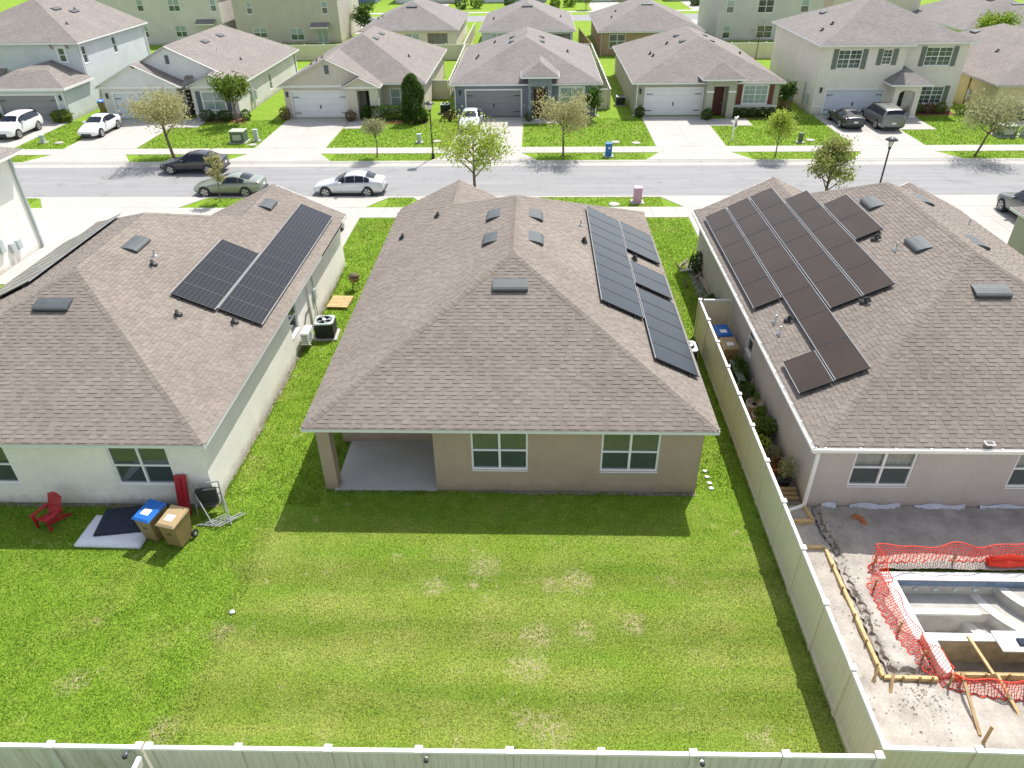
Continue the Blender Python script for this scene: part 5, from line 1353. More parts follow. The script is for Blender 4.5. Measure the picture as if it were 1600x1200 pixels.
car('suv','white sport utility car nose-out in the driveway at upper left','p_white',(-44.35,62.6,.03),-90)
car('sedan','white sedan with black grille nose-out before pale gabled house','p_white',(-37.45,63.0,.03),-90)
car('coupe','black coupe with tail toward street in two-storey house driveway','p_dark',(26.3,64.5,.03),90)
car('van','grey minivan with tail toward street before two-storey cream house','p_grey',(29.2,64.3,.03),90)
car('sedan','pale silver car behind thin tree in slate blue house driveway','p_silver',(-5.6,64.2,.03),-90)
car('sedan','car in left house driveway, only a wheel showing past roof corner','p_dark',(-12.25,38.95,.03),90)
car('suv','dark grey car cut by right edge in the near-side driveway','p_grey',(29.15,41.9,.03),90)

MAT['util_green']=pm('utility_green',(.10,.15,.10),rough=.6,var=.08); MAT['util_pale']=pm('pale_green_plastic',(.42,.50,.44),rough=.6,var=.05); MAT['util_blue']=pm('blue_pedestal',(.02,.17,.42),rough=.45,var=.06); MAT['util_pink']=pm('pink_pedestal',(.56,.34,.44),rough=.6,var=.06); MAT['util_top']=pm('pale_transformer_lid',(.42,.45,.36),rough=.6,var=.05)
# ================================================================== vegetation
MAT['leaf_olive']=leaf_mat('olive_leaf',(.30,.29,.12),(.48,.46,.23)); MAT['leaf_light']=leaf_mat('light_green_leaf',(.24,.34,.03),(.44,.52,.10)); MAT['leaf_mid']=leaf_mat('green_leaf',(.08,.15,.02),(.23,.31,.045))
MAT['leaf_oliveg']=leaf_mat('olive_green_leaf',(.17,.20,.045),(.40,.43,.14)); MAT['leaf_dark']=leaf_mat('dark_leaf',(.035,.085,.014),(.11,.19,.03)); MAT['leaf_grey']=leaf_mat('greyish_leaf',(.23,.25,.11),(.40,.41,.21)); MAT['leaf_bright']=leaf_mat('bright_leaf',(.16,.26,.015),(.30,.40,.05)); MAT['leaf_brown']=leaf_mat('brownish_leaf',(.16,.10,.05),(.32,.21,.11))
def leaf_cloud(centers, n, spread, size, seed, flat=1.0):
    rg=np.random.default_rng(seed); c=np.array(centers)
    P=c[rg.integers(0,len(c),n)]+rg.normal(0,1,(n,3))*np.array([spread,spread,spread*flat])
    return quads(P,size,rg)
def quads(P,size,rg):
    n=len(P); a=rg.normal(0,1,(n,3)); a/=np.linalg.norm(a,axis=1,keepdims=True); b=rg.normal(0,1,(n,3)); b-=a*(a*b).sum(1,keepdims=True); b/=np.linalg.norm(b,axis=1,keepdims=True)
    s=(size*rg.uniform(.6,1.3,n))[:,None]
    V=np.stack([P-a*s,P+b*s*.5,P+a*s,P-b*s*.5],1).reshape(-1,3); F=np.arange(n*4).reshape(-1,4); return V,F
def tree(label, x,y,h,cr,z0,n,leaf,seed,size=.11,tr=.07,flat=.9,spread=.33,lean=(0,0),nl=9,bark='bark',branch_lift=.55,name='tree',cone=0,group='trees along the streets'):
    rg=random.Random(seed); t=thing(name,label,'tree',(x,y,0),0,group)
    tp=Vector((lean[0],lean[1],h*.72)); base=Vector((0,0,-.05))
    mid=base.lerp(tp,.5)+Vector((rg.uniform(-.08,.08),rg.uniform(-.08,.08),0))
    MB().tube([base,Vector((0,0,.12)),base.lerp(mid,.6),mid,tp],[tr*1.5,tr*1.1,tr*.95,tr*.8,tr*.35],9).build('trunk',MAT[bark],t,smooth=True)
    cs=[]
    for i in range(nl):
        f=(i+.5)/nl; zs=z0*.8+(h*.72-z0*.8)*f; s=base.lerp(tp,max(0.05,min(1,zs/(h*.72)))); a=i*2.4+rg.uniform(-.4,.4)
        rr=cr*((1-.35*abs(f-.35)) if not cone else (1.08-cone*f))*rg.uniform(.7,1.0); e=s+Vector((math.cos(a)*rr,math.sin(a)*rr,(h-zs)*branch_lift*rg.uniform(.5,1.05)))
        e.z=min(e.z,h*.97); m_=s.lerp(e,.5)+Vector((rg.uniform(-.12,.12),rg.uniform(-.12,.12),.12))
        br=MB().tube([s,m_,e],[tr*.5,tr*.33,tr*.1],6).build('branch',MAT[bark],t,smooth=True)
        for q in (.45,.62,.8,1.0): cs.append(tuple(s.lerp(m_,q*2) if q<.5 else m_.lerp(e,(q-.5)*2)))
        for j in range(3):
            q=m_.lerp(e,rg.uniform(.1,.9)); d=Vector((rg.uniform(-1,1),rg.uniform(-1,1),rg.uniform(-.2,.8)))*cr*.42
            MB().tube([q,q+d],[tr*.18,tr*.06],4).build('twig',MAT[bark],br); cs.append(tuple(q+d)); cs.append(tuple(q+d*.6))
    cs+= [(tp.x,tp.y,h*.8),(tp.x,tp.y,h*.9)]
    cs=[(a,b,max(z0,min(c,h-.1))) for a,b,c in cs]
    V,F=leaf_cloud(cs,n,spread*min(1.2,cr*.6),size,seed,flat)
    keep=V[:,2].reshape(-1,4).min(1)>z0-.4; F=F[keep]
    o=np_mesh('crown',V,F,MAT[leaf],t); o['kind']='stuff'
    return t
tree('olive-yellow thinly leaved street tree beside the black sedan',-28.0,55.6,5.2,2.1,1.9,4600,'leaf_olive',1,size=.10,lean=(-.3,0),tr=.11)
tree('small round-headed grey-green tree on the far verge',-12.1,55.4,3.0,.95,1.75,3200,'leaf_grey',2,size=.06,spread=.26,tr=.05,nl=12)
tree('airy light green tree behind the middle roof ridge',-3.85,45.35,5.3,2.5,1.9,5200,'leaf_light',3,size=.085,spread=.26,tr=.10,nl=12)
tree('pale olive street tree in front of slate blue house',2.1,55.6,4.4,1.75,1.9,4600,'leaf_olive',4,size=.09,tr=.07,nl=11)
tree('slim young light green tree left of cream two-storey house',17.9,55.0,3.6,.95,1.0,2300,'leaf_light',5,size=.09,tr=.045,nl=13,cone=.7)
tree('bushy upright olive-green tree at the near kerb behind right roof',18.35,45.4,4.35,1.35,.7,4800,'leaf_oliveg',6,size=.085,tr=.08,nl=20,spread=.24,branch_lift=.45,cone=.72)
tree('sparse leaning street tree in front of the yellow house',32.5,54.9,4.3,2.0,1.8,3800,'leaf_grey',7,size=.085,lean=(.75,0),tr=.08,nl=11)
tree('thin yellow-leaved sapling between the black sedan and green coupe',-20.6,45.5,3.7,.55,.9,900,'leaf_olive',8,size=.09,tr=.03,nl=6,lean=(.3,0))
tree('bright green full tree behind the cream two-storey roof',54.2,96.0,5.0,1.9,1.0,4200,'leaf_bright',9,size=.16,tr=.1,nl=14)
tree('small bare pale tree by fence behind sage green house',26.4,95.0,5.0,1.6,2.2,160,'leaf_brown',10,size=.06,tr=.06,bark='bark')
tree('v-shaped leafy ornamental tree before the pale gabled house',-26.6,65.9,4.0,1.35,1.5,2600,'leaf_mid',11,size=.13,tr=.09,nl=5,branch_lift=.95,spread=.36)
tree('dark tree at corner of tan two-storey house',-25.5,118,4.6,1.5,.6,2000,'leaf_dark',12,size=.16,tr=.09)
tree('small bright tree across the back street at top centre right',9.0,147.5,3.6,1.2,.8,1200,'leaf_bright',13,size=.16,tr=.06)
tree('dark leafy young tree at right corner of the slate blue house',4.9,66.2,3.0,.75,.7,1300,'leaf_dark',14,size=.12,tr=.045,name='small_tree')
tree('narrow dark shrubby tree between sage and cream houses',22.3,68.6,2.9,.75,.5,1400,'leaf_dark',15,size=.11,tr=.04,name='small_tree')
def shrub(label,x,y,rx,ry,h,n,leaf,seed,size=.07,z0=.0,shape='dome',group=None,name='shrub',rz=0):
    rg=np.random.default_rng(seed); t=thing(name,label,'shrub' if name!='hedge' else 'hedge',(x,y,0),rz,group)
    u=rg.normal(0,1,(n,3)); u/=np.linalg.norm(u,axis=1,keepdims=True); r=rg.uniform(.55,1,n)**.5
    lump=1+.16*np.sin(u[:,0]*5+seed)*np.cos(u[:,1]*4+seed*2)+.1*np.sin(u[:,2]*9+seed)
    if shape=='dome': P=u*(r*lump)[:,None]*np.array([rx,ry,h*.55]); P[:,2]+=h*.5
    elif shape=='box':
        P=rg.uniform(-1,1,(n,3)); k_=rg.integers(0,3,n); P[np.arange(n),k_]=np.sign(P[np.arange(n),k_])*rg.uniform(.85,1.05,n); P=P*np.array([rx,ry,h*.5]); P[:,2]+=h*.5
    else: # column tapering upward
        z=rg.uniform(0,1,n); a=rg.uniform(0,2*math.pi,n); w=np.sqrt(np.clip(1-(z*1.0)**3.2,0,1))*(.82+.25*np.sin(z*9+seed)*.3+.14*np.sin(a*3+z*12)); rr=rg.uniform(.6,1,n)**.4
        P=np.stack([np.cos(a)*rx*w*rr,np.sin(a)*ry*w*rr,z*h],1)
    P=P[P[:,2]>.02]; V,F=quads(P,size,rg); o=np_mesh('foliage',V,F,MAT[leaf],t); o['kind']='stuff'
    for i in range(4):
        a=i*1.7+seed; MB().tube([(math.cos(a)*.05,math.sin(a)*.05,0),(math.cos(a)*rx*.4,math.sin(a)*ry*.4,h*.6)],[.03,.01],5).build('stem',MAT['bark'],t)
    return t
shrub('tall dark columnar evergreen at the corner of beige gabled house',-10.75,66.1,1.2,1.15,4.0,5600,'leaf_dark',1,size=.11,shape='col')
shrub('clipped green hedge under the window of beige gabled house',-13.3,67.0,2.0,.5,1.15,3200,'leaf_dark',2,size=.10,shape='box',name='hedge')
shrub('bright small shrub right of the columnar evergreen',-9.9,66.4,.4,.4,1.1,500,'leaf_bright',3,size=.09)
shrub('brown dry shrub left of white garage on beige house',-22.6,67.2,.55,.45,1.1,700,'leaf_brown',4,size=.07); shrub('brown dry shrub right of white garage on beige house',-16.5,66.5,.5,.4,.9,600,'leaf_brown',5,size=.07)
shrub('rounded green shrub by the grey garage at upper left',-42.9,66.8,1.0,.7,1.0,1600,'leaf_mid',6,size=.09); shrub('dark low shrub at the far left driveway edge',-49.3,66.5,.9,.7,1.1,1000,'leaf_dark',7,size=.1)
shrub('dark green shrub under slate-shuttered window, left one',-29.6,66.9,.75,.5,.95,1100,'leaf_dark',8); shrub('dark green shrub under slate-shuttered window, right one',-28.0,66.9,.75,.5,.95,1100,'leaf_dark',9); shrub('small shrub at corner of pale gabled house',-26.2,67.2,.5,.45,.9,600,'leaf_dark',10)
shrub('dark shrub left of white garage on sage house',9.25,67.3,.45,.4,.95,700,'leaf_dark',11); shrub('dark shrub right of white garage on sage house',15.0,66.3,.5,.4,.9,800,'leaf_dark',12)
for i in range(5): shrub('low dark shrub under red-shuttered window, '+['leftmost of five','second of five from left','middle of five','fourth of five from left','rightmost of five'][i],17.6+i*.8,67.2,.48,.4,.75,600,'leaf_dark',20+i,group='shrubs under the red-shuttered window')
for i in range(3): shrub('low brownish shrub under the green-shuttered ground floor window, '+['left of three','middle of three','right of three'][i],34.0+i*1.0,68.3,.6,.45,.85,700,'leaf_brown' if i==1 else 'leaf_mid',30+i,group='shrubs under the green-shuttered window')
shrub('leafy plant at right corner of the cream two-storey house',37.5,67.6,.6,.5,.9,600,'leaf_mid',34); shrub('dark shrub under window of the yellow house',42.3,65.2,1.3,.5,.9,1200,'leaf_dark',35); shrub('brown-leaved plant left of grey garage on slate house',-7.6,66.8,.7,.5,.8,700,'leaf_brown',36); shrub('dark plant beside the red front door',-.6,66.0,.35,.3,.8,300,'leaf_dark',37)
for i,(x,y,s) in enumerate(((-40,150,1.2),(-14,150.5,1.3),(-11.2,151.5,1.2),(-5,152,1.1),(6.3,152.5,1.2),(29.5,152,1.0),(3.5,150.5,1.0))): shrub('dark bush across the back street, '+['far left at top edge','left of top centre','just right of the left-of-centre bush','near top centre','right of top centre','far right behind brown roof','beside the right-of-centre bush'][i],x,y,s,s,s*1.6,500,'leaf_dark' if i%2 else 'leaf_mid',40+i,size=.2,group='bushes across the back street')
# mulch beds
sheet('mulch_bed',MAT['mulch'],[(-15.6,-9.6,65.4,67.6),(-30.4,-26.0,66.0,67.8),(17.2,21.2,66.5,67.9),(33.3,37.2,67.4,68.9),(-17.0,-15.9,65.4,66.9)],.012,kind='structure')
# garden along the right house wall, behind the side fence
MAT['damp_path']=pm('grey_gravelly_soil',(.30,.275,.25),rough=1,var=.2,nscale=4,bump=.7,bscale=22)
sheet('side_path',MAT['damp_path'],[(7.15,8.49,17.2,27.9),(7.9,8.5,28.1,35.8)],.006)
def pot(label,x,y,r,h,leaf,seed,mat='wood_d',lh=.6,lr=.35,n=700,size=.05):
    t=thing('potted_plant',label,'potted plant',(x,y,.01)); MB().lathe([(r*.75,0),(r,h*.9),(r*1.06,h*.9),(r*1.06,h),(r*.9,h),(r*.88,h*.9)],(0,0,0),16).build('pot',MAT[mat],t,smooth=True); MB().lathe([(r*.86,h*.86),(r*.3,h*.9)],(0,0,0),12).build('soil',MAT['soil'],t)
    if n:
        rg=np.random.default_rng(seed); P=rg.normal(0,1,(n,3)); P/=np.linalg.norm(P,axis=1,keepdims=True); P*=(rg.uniform(.3,1,n)[:,None]); P=P*np.array([lr,lr,lh*.5]); P[:,2]+=h+lh*.4; V,F=quads(P,size,rg); o=np_mesh('foliage',V,F,MAT[leaf],t); o['kind']='stuff'
    return t
MAT['pot_beige']=pm('beige_clay',(.42,.33,.26),rough=.85,var=.08); MAT['terracotta']=pm('terracotta',(.42,.15,.06),rough=.85,var=.1)
PG='potted plants beside the right house'
pot('large beige clay pot with bare soil and wispy plant behind side fence',8.08,21.95,.3,.6,'leaf_mid',1,'pot_beige',.6,.15,120); pot('second beige clay pot with green herb behind the side fence',8.1,21.3,.27,.55,'leaf_mid',2,'pot_beige',.35,.24,500)
pot('dark pot with bright leafy plant next below the two clay pots',8.12,20.65,.28,.3,'leaf_mid',3,'dark_plastic',.6,.45,1100); pot('orange terracotta bowl with dry plant near the downspout',8.0,18.75,.3,.35,'terracotta' if False else 'leaf_brown',4,'terracotta',.35,.25,300)
pot('dark pot with grey leggy plant by the right house corner',8.15,18.15,.22,.3,'leaf_grey',5,'dark_plastic',1.0,.3,450); pot('small dark pot with trailing plant between clay pots and rack',7.72,23.2,.16,.28,'leaf_grey',7,'dark_plastic',.35,.2,200); pot('small pale pot with sprout near the spiky plant',7.7,20.3,.14,.25,'leaf_light',8,'pot_beige',.3,.14,120); pot('low black tub with dry stems near terracotta bowl',7.7,19.2,.2,.22,'leaf_brown',9,'dark_plastic',.35,.2,150)
pot('small orange pot among plants on rack behind fence',7.75,24.2,.18,.3,'leaf_mid',6,'terracotta',.4,.2,200)
shrub('leafy dark plant mass beyond the clay pots by the right house wall',8.08,22.9,.32,.4,.75,800,'leaf_dark',50,size=.05); shrub('spiky light green plant below the clay pots',7.95,20.0,.26,.28,.5,380,'leaf_light',51,size=.06); shrub('grey-green plant by the wall midway to the downspout',8.12,19.45,.28,.3,.5,420,'leaf_grey',52,size=.05)
shrub('tangled dark plants on the wall side near bins',8.08,24.3,.30,.75,.95,1500,'leaf_dark',53,size=.06); shrub('green bush by right house wall beyond gate',8.2,30.2,.3,.6,.8,900,'leaf_dark',54,size=.06); shrub('dark bush at front left corner of right house',8.35,34.6,.35,.5,1.0,900,'leaf_dark',55,size=.06)
t=thing('plant_rack','grey metal rack with plant tools behind the side fence','rack',(8.05,24.0,0)); 
for x in (-.25,.25):
    for y in (-.7,.7): MB().bar((x,y,0),(x,y,.75),.04,.04).build('leg',MAT['galv'],t)
for z in (.3,.7): MB().box(-.28,.0,-.75,.75,z,z+.03).build('shelf',MAT['util_green'],t)
t=thing('timber_border','short stacked grey timber edging at the downspout corner','border',(7.9,17.65,0))
for i in range(3): MB().box(-.5,.5,-.3+i*.16,-.18+i*.16,0,.12+.05*i).build('board',MAT['wood_d'],t)
t=thing('log_pile','pale driftwood and pipe pile on grass by the right house front','debris',(8.0,34.3,0))
rg=random.Random(3)
MB().tube([(-.5,.2,.12),(.75,.45,.16)],.06,8).build('pipe',MAT['white'],t)
for i in range(9):
    a=rg.uniform(0,3.1); x,y=rg.uniform(-.5,.6),rg.uniform(-1.6,1.2); MB().tube([(x,y,.06),(x+math.cos(a)*.5,y+math.sin(a)*.5,.12+rg.random()*.2)],[.06,.03],6).build('branch',MAT['bark'] if i%2 else MAT['pot_beige'],t)
MB().tube([(0,.7,0),(.05,.75,.5),(.2,.8,1.1)],[.05,.04,.01],6).build('branch',MAT['bark'],t); MB().tube([(.45,-2.2,.1),(.5,-1.2,.18),(.35,-.4,.08),(.5,-3.4,.1)],[.07,.08,.06,.05],7).build('log',MAT['pot_beige'],t)

# ================================================================== street furniture
def lamp(label,x,y,h):
    t=thing('street_lamp',label,'street lamp',(x,y,0),0,'street lamps'); MB().lathe([(.14,0),(.13,.3),(.08,.42),(.055,.5),(.05,h-.75),(.09,h-.72),(.09,h-.62),(.04,h-.6)],(0,0,0),12).build('pole',MAT['black_metal'],t,smooth=True)
    MB().lathe([(.07,h-.6),(.13,h-.45),(.16,h-.22),(.15,h-.18)],(0,0,0),12).build('lantern_glass',MAT['head'],t,smooth=True); MB().lathe([(.38,h-.19),(.36,h-.15),(.18,h-.05),(.05,h+.02)],(0,0,0),16).build('lamp_hood',MAT['black_metal'],t,smooth=True)
    for k_ in range(4): a=k_*math.pi/2+.4; MB().tube([(math.cos(a)*.1,math.sin(a)*.1,h-.6),(math.cos(a)*.19,math.sin(a)*.19,h-.18)],.012,5).build('lantern_bar',MAT['black_metal'],t)
lamp('black post lamp on the far verge right of columnar evergreen',-7.75,54.95,4.15); lamp('black post lamp at near kerb behind the right house roof',21.6,45.4,3.95)
def box_unit(label,name,cat,x,y,w,d,h,mat,lid=None,pad=True,rz=0,emblem=None):
    t=thing(name,label,cat,(x,y,0),R(rz))
    if pad: MB().box(-w/2-.15,w/2+.15,-d/2-.15,d/2+.15,0,.06).build('pad',MAT['concrete'],t)
    MB().box(-w/2,w/2,-d/2,d/2,.06,h-.08).build('cabinet',MAT[mat],t,bevel=.025); MB().box(-w/2-.03,w/2+.03,-d/2-.03,d/2+.03,h-.08,h).build('lid',MAT[lid or mat],t,bevel=.025); MB().box(-w*.3,w*.3,-d/2-.012,-d/2+.001,h*.25,h*.7).build('door',MAT[lid or mat],t)
    if emblem: MB().box(-w*.12,w*.18,-d/2-.02,-d/2-.013,h*.6,h*.75).build('emblem',MAT['white'],t)
    return t
box_unit('dark green transformer box on lawn before pale gabled house','transformer_box','utility box',-24.3,59.9,1.15,1.0,.95,'util_green','util_top'); box_unit('narrow pale pedestal right of the green transformer box','utility_pedestal','utility box',-22.95,60.1,.35,.3,.95,'util_pale')
box_unit('pale pedestal on lawn between the two white cars','utility_pedestal','utility box',-40.75,59.9,.3,.3,.65,'util_pale'); box_unit('green pedestal on lawn left of the far post lamp','utility_pedestal','utility box',-9.4,59.4,.3,.3,.7,'util_pale'); box_unit('dark pedestal tipped on lawn left of black coupe','utility_pedestal','utility box',20.9,58.9,.3,.3,.75,'util_green')
box_unit('dark transformer box with pale lid before yellow house','transformer_box','utility box',37.6,60.6,1.3,1.1,.9,'util_green','util_top'); box_unit('green box at the right edge beside the transformer','utility_pedestal','utility box',39.3,60.4,.8,.7,.85,'util_pale')
box_unit('blue square pedestal with white mark on concrete pad, far verge','water_pedestal','utility box',5.5,55.35,.46,.46,1.0,'util_blue',emblem=True); box_unit('pink square pedestal on white pad on the near verge','water_pedestal','utility box',6.5,45.15,.5,.5,1.0,'util_pink')
for lb,x,y in (('white round cover on lawn beside pale pedestal near white cars',-39.4,59.8),('white cover plate on lawn beside green pedestal by lamp',-8.0,59.7),('white cover plate on lawn left of black coupe',21.9,59.5),('left white cover on lawn behind the blue pedestal',6.4,59.2),('right white cover on lawn behind the blue pedestal',8.0,58.9),('white cover plate on verge left of pink pedestal',5.0,44.75),('pale cover by the dark transformer and pale pedestal',-22.9,58.9)):
    o=MB().lathe([(.36,0),(.35,.05),(.2,.07)],(x,y,.0),14).build('utility_cover',MAT['concrete']); tag(o,lb,'cover','utility covers in the lawns')
t=thing('sign_post','white wooden sale sign post with hanging board before sage house','sign',(15.7,59.5,0),R(62)); MB().box(-.05,.05,-.05,.05,0,1.85).build('post',MAT['white'],t); MB().box(-.1,1.0,-.045,.045,1.6,1.7).build('arm',MAT['white'],t)
sb=MB().box(.15,.85,-.015,.015,.85,1.5).build('sign_board',MAT['white'],t); MB().box(.18,.82,-.02,.02,.95,1.25).build('sign_print',MAT['shut_slate'],sb); MB().box(.18,.82,-.021,.021,1.27,1.45).build('sign_print',MAT['util_pink'],sb)
o=MB().lathe([(.42,-.1),(.41,-.088)],(-10.1,53.05,-.01),18).build('manhole_cover',MAT['gar_grey']); tag(o,'round manhole cover in the road near far kerb below the lamp','manhole cover')

# ================================================================== pool construction yard
MAT['sand']=pm('pale_sand',(.44,.405,.365),rough=1,var=.16,nscale=1.6,bump=.9,bscale=14,fine=.16,fscale=12,spec=.1)
MAT['gunite']=pm('rough_gunite',(.42,.41,.375),rough=.95,var=.12,nscale=2,bump=.4,bscale=20); MAT['gunite_l']=pm('pale_concrete_step',(.62,.60,.56),rough=.9,var=.08,nscale=3); MAT['tile_blue']=pm('blue_pool_tile',(.13,.19,.30),rough=.3,var=.15,nscale=8)
MAT['spa_floor']=pm('damp_gunite',(.30,.26,.21),rough=.95,var=.2,nscale=3,bump=.5,bscale=15); MAT['spa_wall']=pm('ochre_gunite',(.44,.37,.24),rough=.95,var=.15,nscale=4,bump=.4,bscale=18)
MAT['net']=leaf_mat('orange_safety_net',(.70,.05,.025),(.85,.09,.05),.4); MAT['plastic_sheet']=pm('pale_plastic_sheet',(.55,.60,.68),rough=.4,var=.1,nscale=4)
def sand_h(x,y):
    v=.02+.03*math.sin(x*2.3+y*1.1)*math.cos(y*1.9)+.02*math.sin(x*6.1)*math.sin(y*5.3+x)
    v-=.13*math.exp(-((x-8.72-.05*math.sin(y*3))/.10)**2)*(1 if y>11 else 0)
    v-=.18*math.exp(-((y-11.12)/.12)**2)*(1 if 8.7<x<9.9 else 0)
    v+=.10*math.exp(-((x-8.95)**2+(y-11.35)**2)/.05)+.07*math.exp(-((x-9.2)**2+(y-10.3)**2)/.12)
    return max(v+.13,.012)
m=MB(); st=.11; X=np.arange(7.12,19.6,st); Y=np.arange(8.3,17.05,st); idx={}
sr=random.Random(5)
for j,y in enumerate(Y):
    for i,x in enumerate(X):
        idx[i,j]=len(m.v); e=min(1,(x-7.1)*3,(y-8.28)*3); m.v.append((x,y,max(.012,.005+(sand_h(x,y)+sr.uniform(-.015,.015))*e)))
for j in range(len(Y)-1):
    for i in range(len(X)-1):
        if px0-.05<X[i]+st/2<px1+.0 and py0-.05<Y[j]+st/2<py1+.05: continue
        m.f.append((idx[i,j],idx[i+1,j],idx[i+1,j+1],idx[i,j+1])); m.uv.append(None)
o=m.build('sand_yard',MAT['sand'],smooth=True); struct(o)
MAT['damp']=pm('damp_dug_soil',(.26,.225,.195),rough=1,var=.25,nscale=5,bump=.9,bscale=20)
fr=MB(); pv=None
for i,y in enumerate(np.arange(16.9,10.95,-.09)):
    cx=8.74+.05*math.sin(y*3)+.02*math.sin(i*2.3); w=.055+.03*math.sin(i*1.7)+.02*math.sin(i*.6)
    q=[(cx-w-.05,y,.15),(cx-w*.4,y,.045+.02*math.sin(i*1.1)),(cx+w*.6,y,.05),(cx+w+.05,y,.155)]
    if pv:
        for k_ in range(3): fr.face([pv[k_],pv[k_+1],q[k_+1],q[k_]])
    pv=q
pv=None
for i,x in enumerate(np.arange(8.66,9.9,.08)):
    cy=11.14+.03*math.sin(i*1.3); w=.07+.03*math.sin(i*1.9)
    q=[(x,cy-w-.05,.15),(x,cy-w*.4,.05),(x,cy+w*.5,.055),(x,cy+w+.06,.16)]
    if pv:
        for k_ in range(3): fr.face([pv[k_],pv[k_+1],q[k_+1],q[k_]])
    pv=q
o=fr.build('furrow',MAT['damp']); struct(o)
# clods
V=[];F=[]
for i in range(600):
    g=rg.random()
    if g<.4: x,y=rg.gauss(8.75,.13),rg.uniform(10.8,16.8)
    elif g<.7: x,y=rg.gauss(9.2,.35),rg.gauss(10.4,.3)
    else: x,y=rg.uniform(7.3,9.6),rg.uniform(8.6,16.6)
    s=rg.uniform(.008,.034)*(1.4 if rg.random()<.15 else 1); z=sand_h(x,y)+.004
    if px0-.1<x and py0-.1<y<py1+.1: continue
    b=len(V); V+=[(x-s,y,z),(x,y-s,z),(x+s,y,z),(x,y+s*.8,z),(x+s*.2,y,z+s*1.1),(x,y,z-.03)]; F+=[(b,b+1,b+4),(b+1,b+2,b+4),(b+2,b+3,b+4),(b+3,b,b+4)]
o=np_mesh('clods',np.array(V),np.array(F),MAT['damp']); o['kind']='stuff'; o['label']='loose dark clods of soil on the dug yard'; o['category']='soil'
P_=thing('swimming_pool','unfinished grey swimming pool with white coping and curved steps','pool',(14,13,0),world_coords=True)
ix,iy0,iy1=10.13,12.15,14.12
m=MB(); m.face([(ix,iy1,-.55),(18,iy1,-.55),(18,iy1,.05),(ix,iy1,.05)]).build('back_wall',MAT['gunite'],P_)
MB().face([(ix,iy0,-1.25),(ix,iy1,-1.25),(ix,iy1,.05),(ix,iy0,.05)]).build('side_wall',MAT['gunite'],P_)
MB().box(ix+.003,17.99,13.45,iy1-.003,-1.3,-.5).build('bench',MAT['gunite'],P_); MB().box(ix+.002,12.3,13.42,13.62,-.56,-.492).build('bench_edge',MAT['gunite_l'],P_)
MB().face([(ix,iy0,-1.25),(18,iy0,-1.25),(18,13.46,-1.25),(ix,13.46,-1.25)]).build('pool_floor',MAT['gunite'],P_)
MB().box(ix+.01,18,iy1-.012,iy1-.001,-.16,.03).build('tile_band',MAT['tile_blue'],P_); MB().box(ix+.001,ix+.012,iy0,iy1-.013,-.16,.03).build('tile_band',MAT['tile_blue'],P_)
for i,x in enumerate((10.75,11.3,11.85,12.4,12.95)): MB().tube([(x,iy1-.005,-.28),(x,iy1-.03,-.28)],.07,12).build('jet_fitting',MAT['galv'],P_)
MB().box(px0+.02,18,iy1+.004,iy1+.3,-.3,.075).build('coping',MAT['white'],P_); MB().box(px0+.02,ix-.004,iy0+.003,iy1+.003,-.3,.075).build('coping',MAT['white'],P_)
def arc(r,z0,z1,nm,mt,edge=None):
    cx,cy=14.6,14.6; a0=math.pi+math.asin(min(.99,.49/r)); pts=[(cx+r*math.cos(a),cy+r*math.sin(a)) for a in np.linspace(a0,1.5*math.pi+.9,26)]
    pts=[(a,b) for a,b in pts if b>iy0-.02]
    MB().prism(pts+[(17.97,12.2),(17.97,14.108),(cx,14.108)],z0,z1).build(nm,MAT[mt],P_)
    pts2=[(cx+(r-.26)*math.cos(a),cy+(r-.26)*math.sin(a)) for a in np.linspace(a0,1.5*math.pi+.9,26)]
    q=MB()
    for i in range(len(pts)-1): q.face([(*pts[i],z1+.006),(*pts[i+1],z1+.006),(*pts2[i+1],z1+.006),(*pts2[i],z1+.006)])
    q.build('step_edge',MAT['gunite_l'],P_)
arc(2.95,-1.26,-.88,'curved_step','gunite'); arc(2.35,-.9,-.495,'curved_step','gunite'); arc(1.72,-.5,-.18,'curved_step','gunite')
S_=thing('spa','raised spa box with white rim joined to the unfinished pool','spa',(12,11.5,0),world_coords=True)
MB().box(9.9,10.16,11.0,12.15,-.4,.34).build('spa_wall',MAT['white'],S_); MB().box(10.161,18,11.93,12.149,-1.3,.34).build('spa_wall',MAT['white'],S_); MB().box(10.161,18,11.0,11.06,-.4,.30).build('form_wall',MAT['wood_d'],S_)
MB().face([(10.16,11.92,-.5),(18,11.92,-.5),(18,11.92,.30),(10.16,11.92,.30)]).build('spa_inner_wall',MAT['spa_wall'],S_); MB().face([(10.16,11.05,-.5),(18,11.05,-.5),(18,11.93,-.5),(10.16,11.93,-.5)]).build('spa_floor',MAT['spa_floor'],S_)
MB().box(11.62,13.4,11.6,12.2,.345,.39).build('spillway_slab',MAT['white'],S_); MB().box(11.8,11.95,11.72,11.86,.391,.41).build('fitting',MAT['galv'],S_); MB().box(12.1,12.35,11.75,11.95,.391,.45).build('fitting',MAT['matt_b'],S_)
for x in np.arange(10.3,16,.55): MB().box(x,x+.05,10.9,10.95,-.05,.42).build('stake',MAT['wood_d'],S_)
MB().box(10.1,18,10.951,10.995,.05,.34).build('form_board',MAT['wood'],S_)
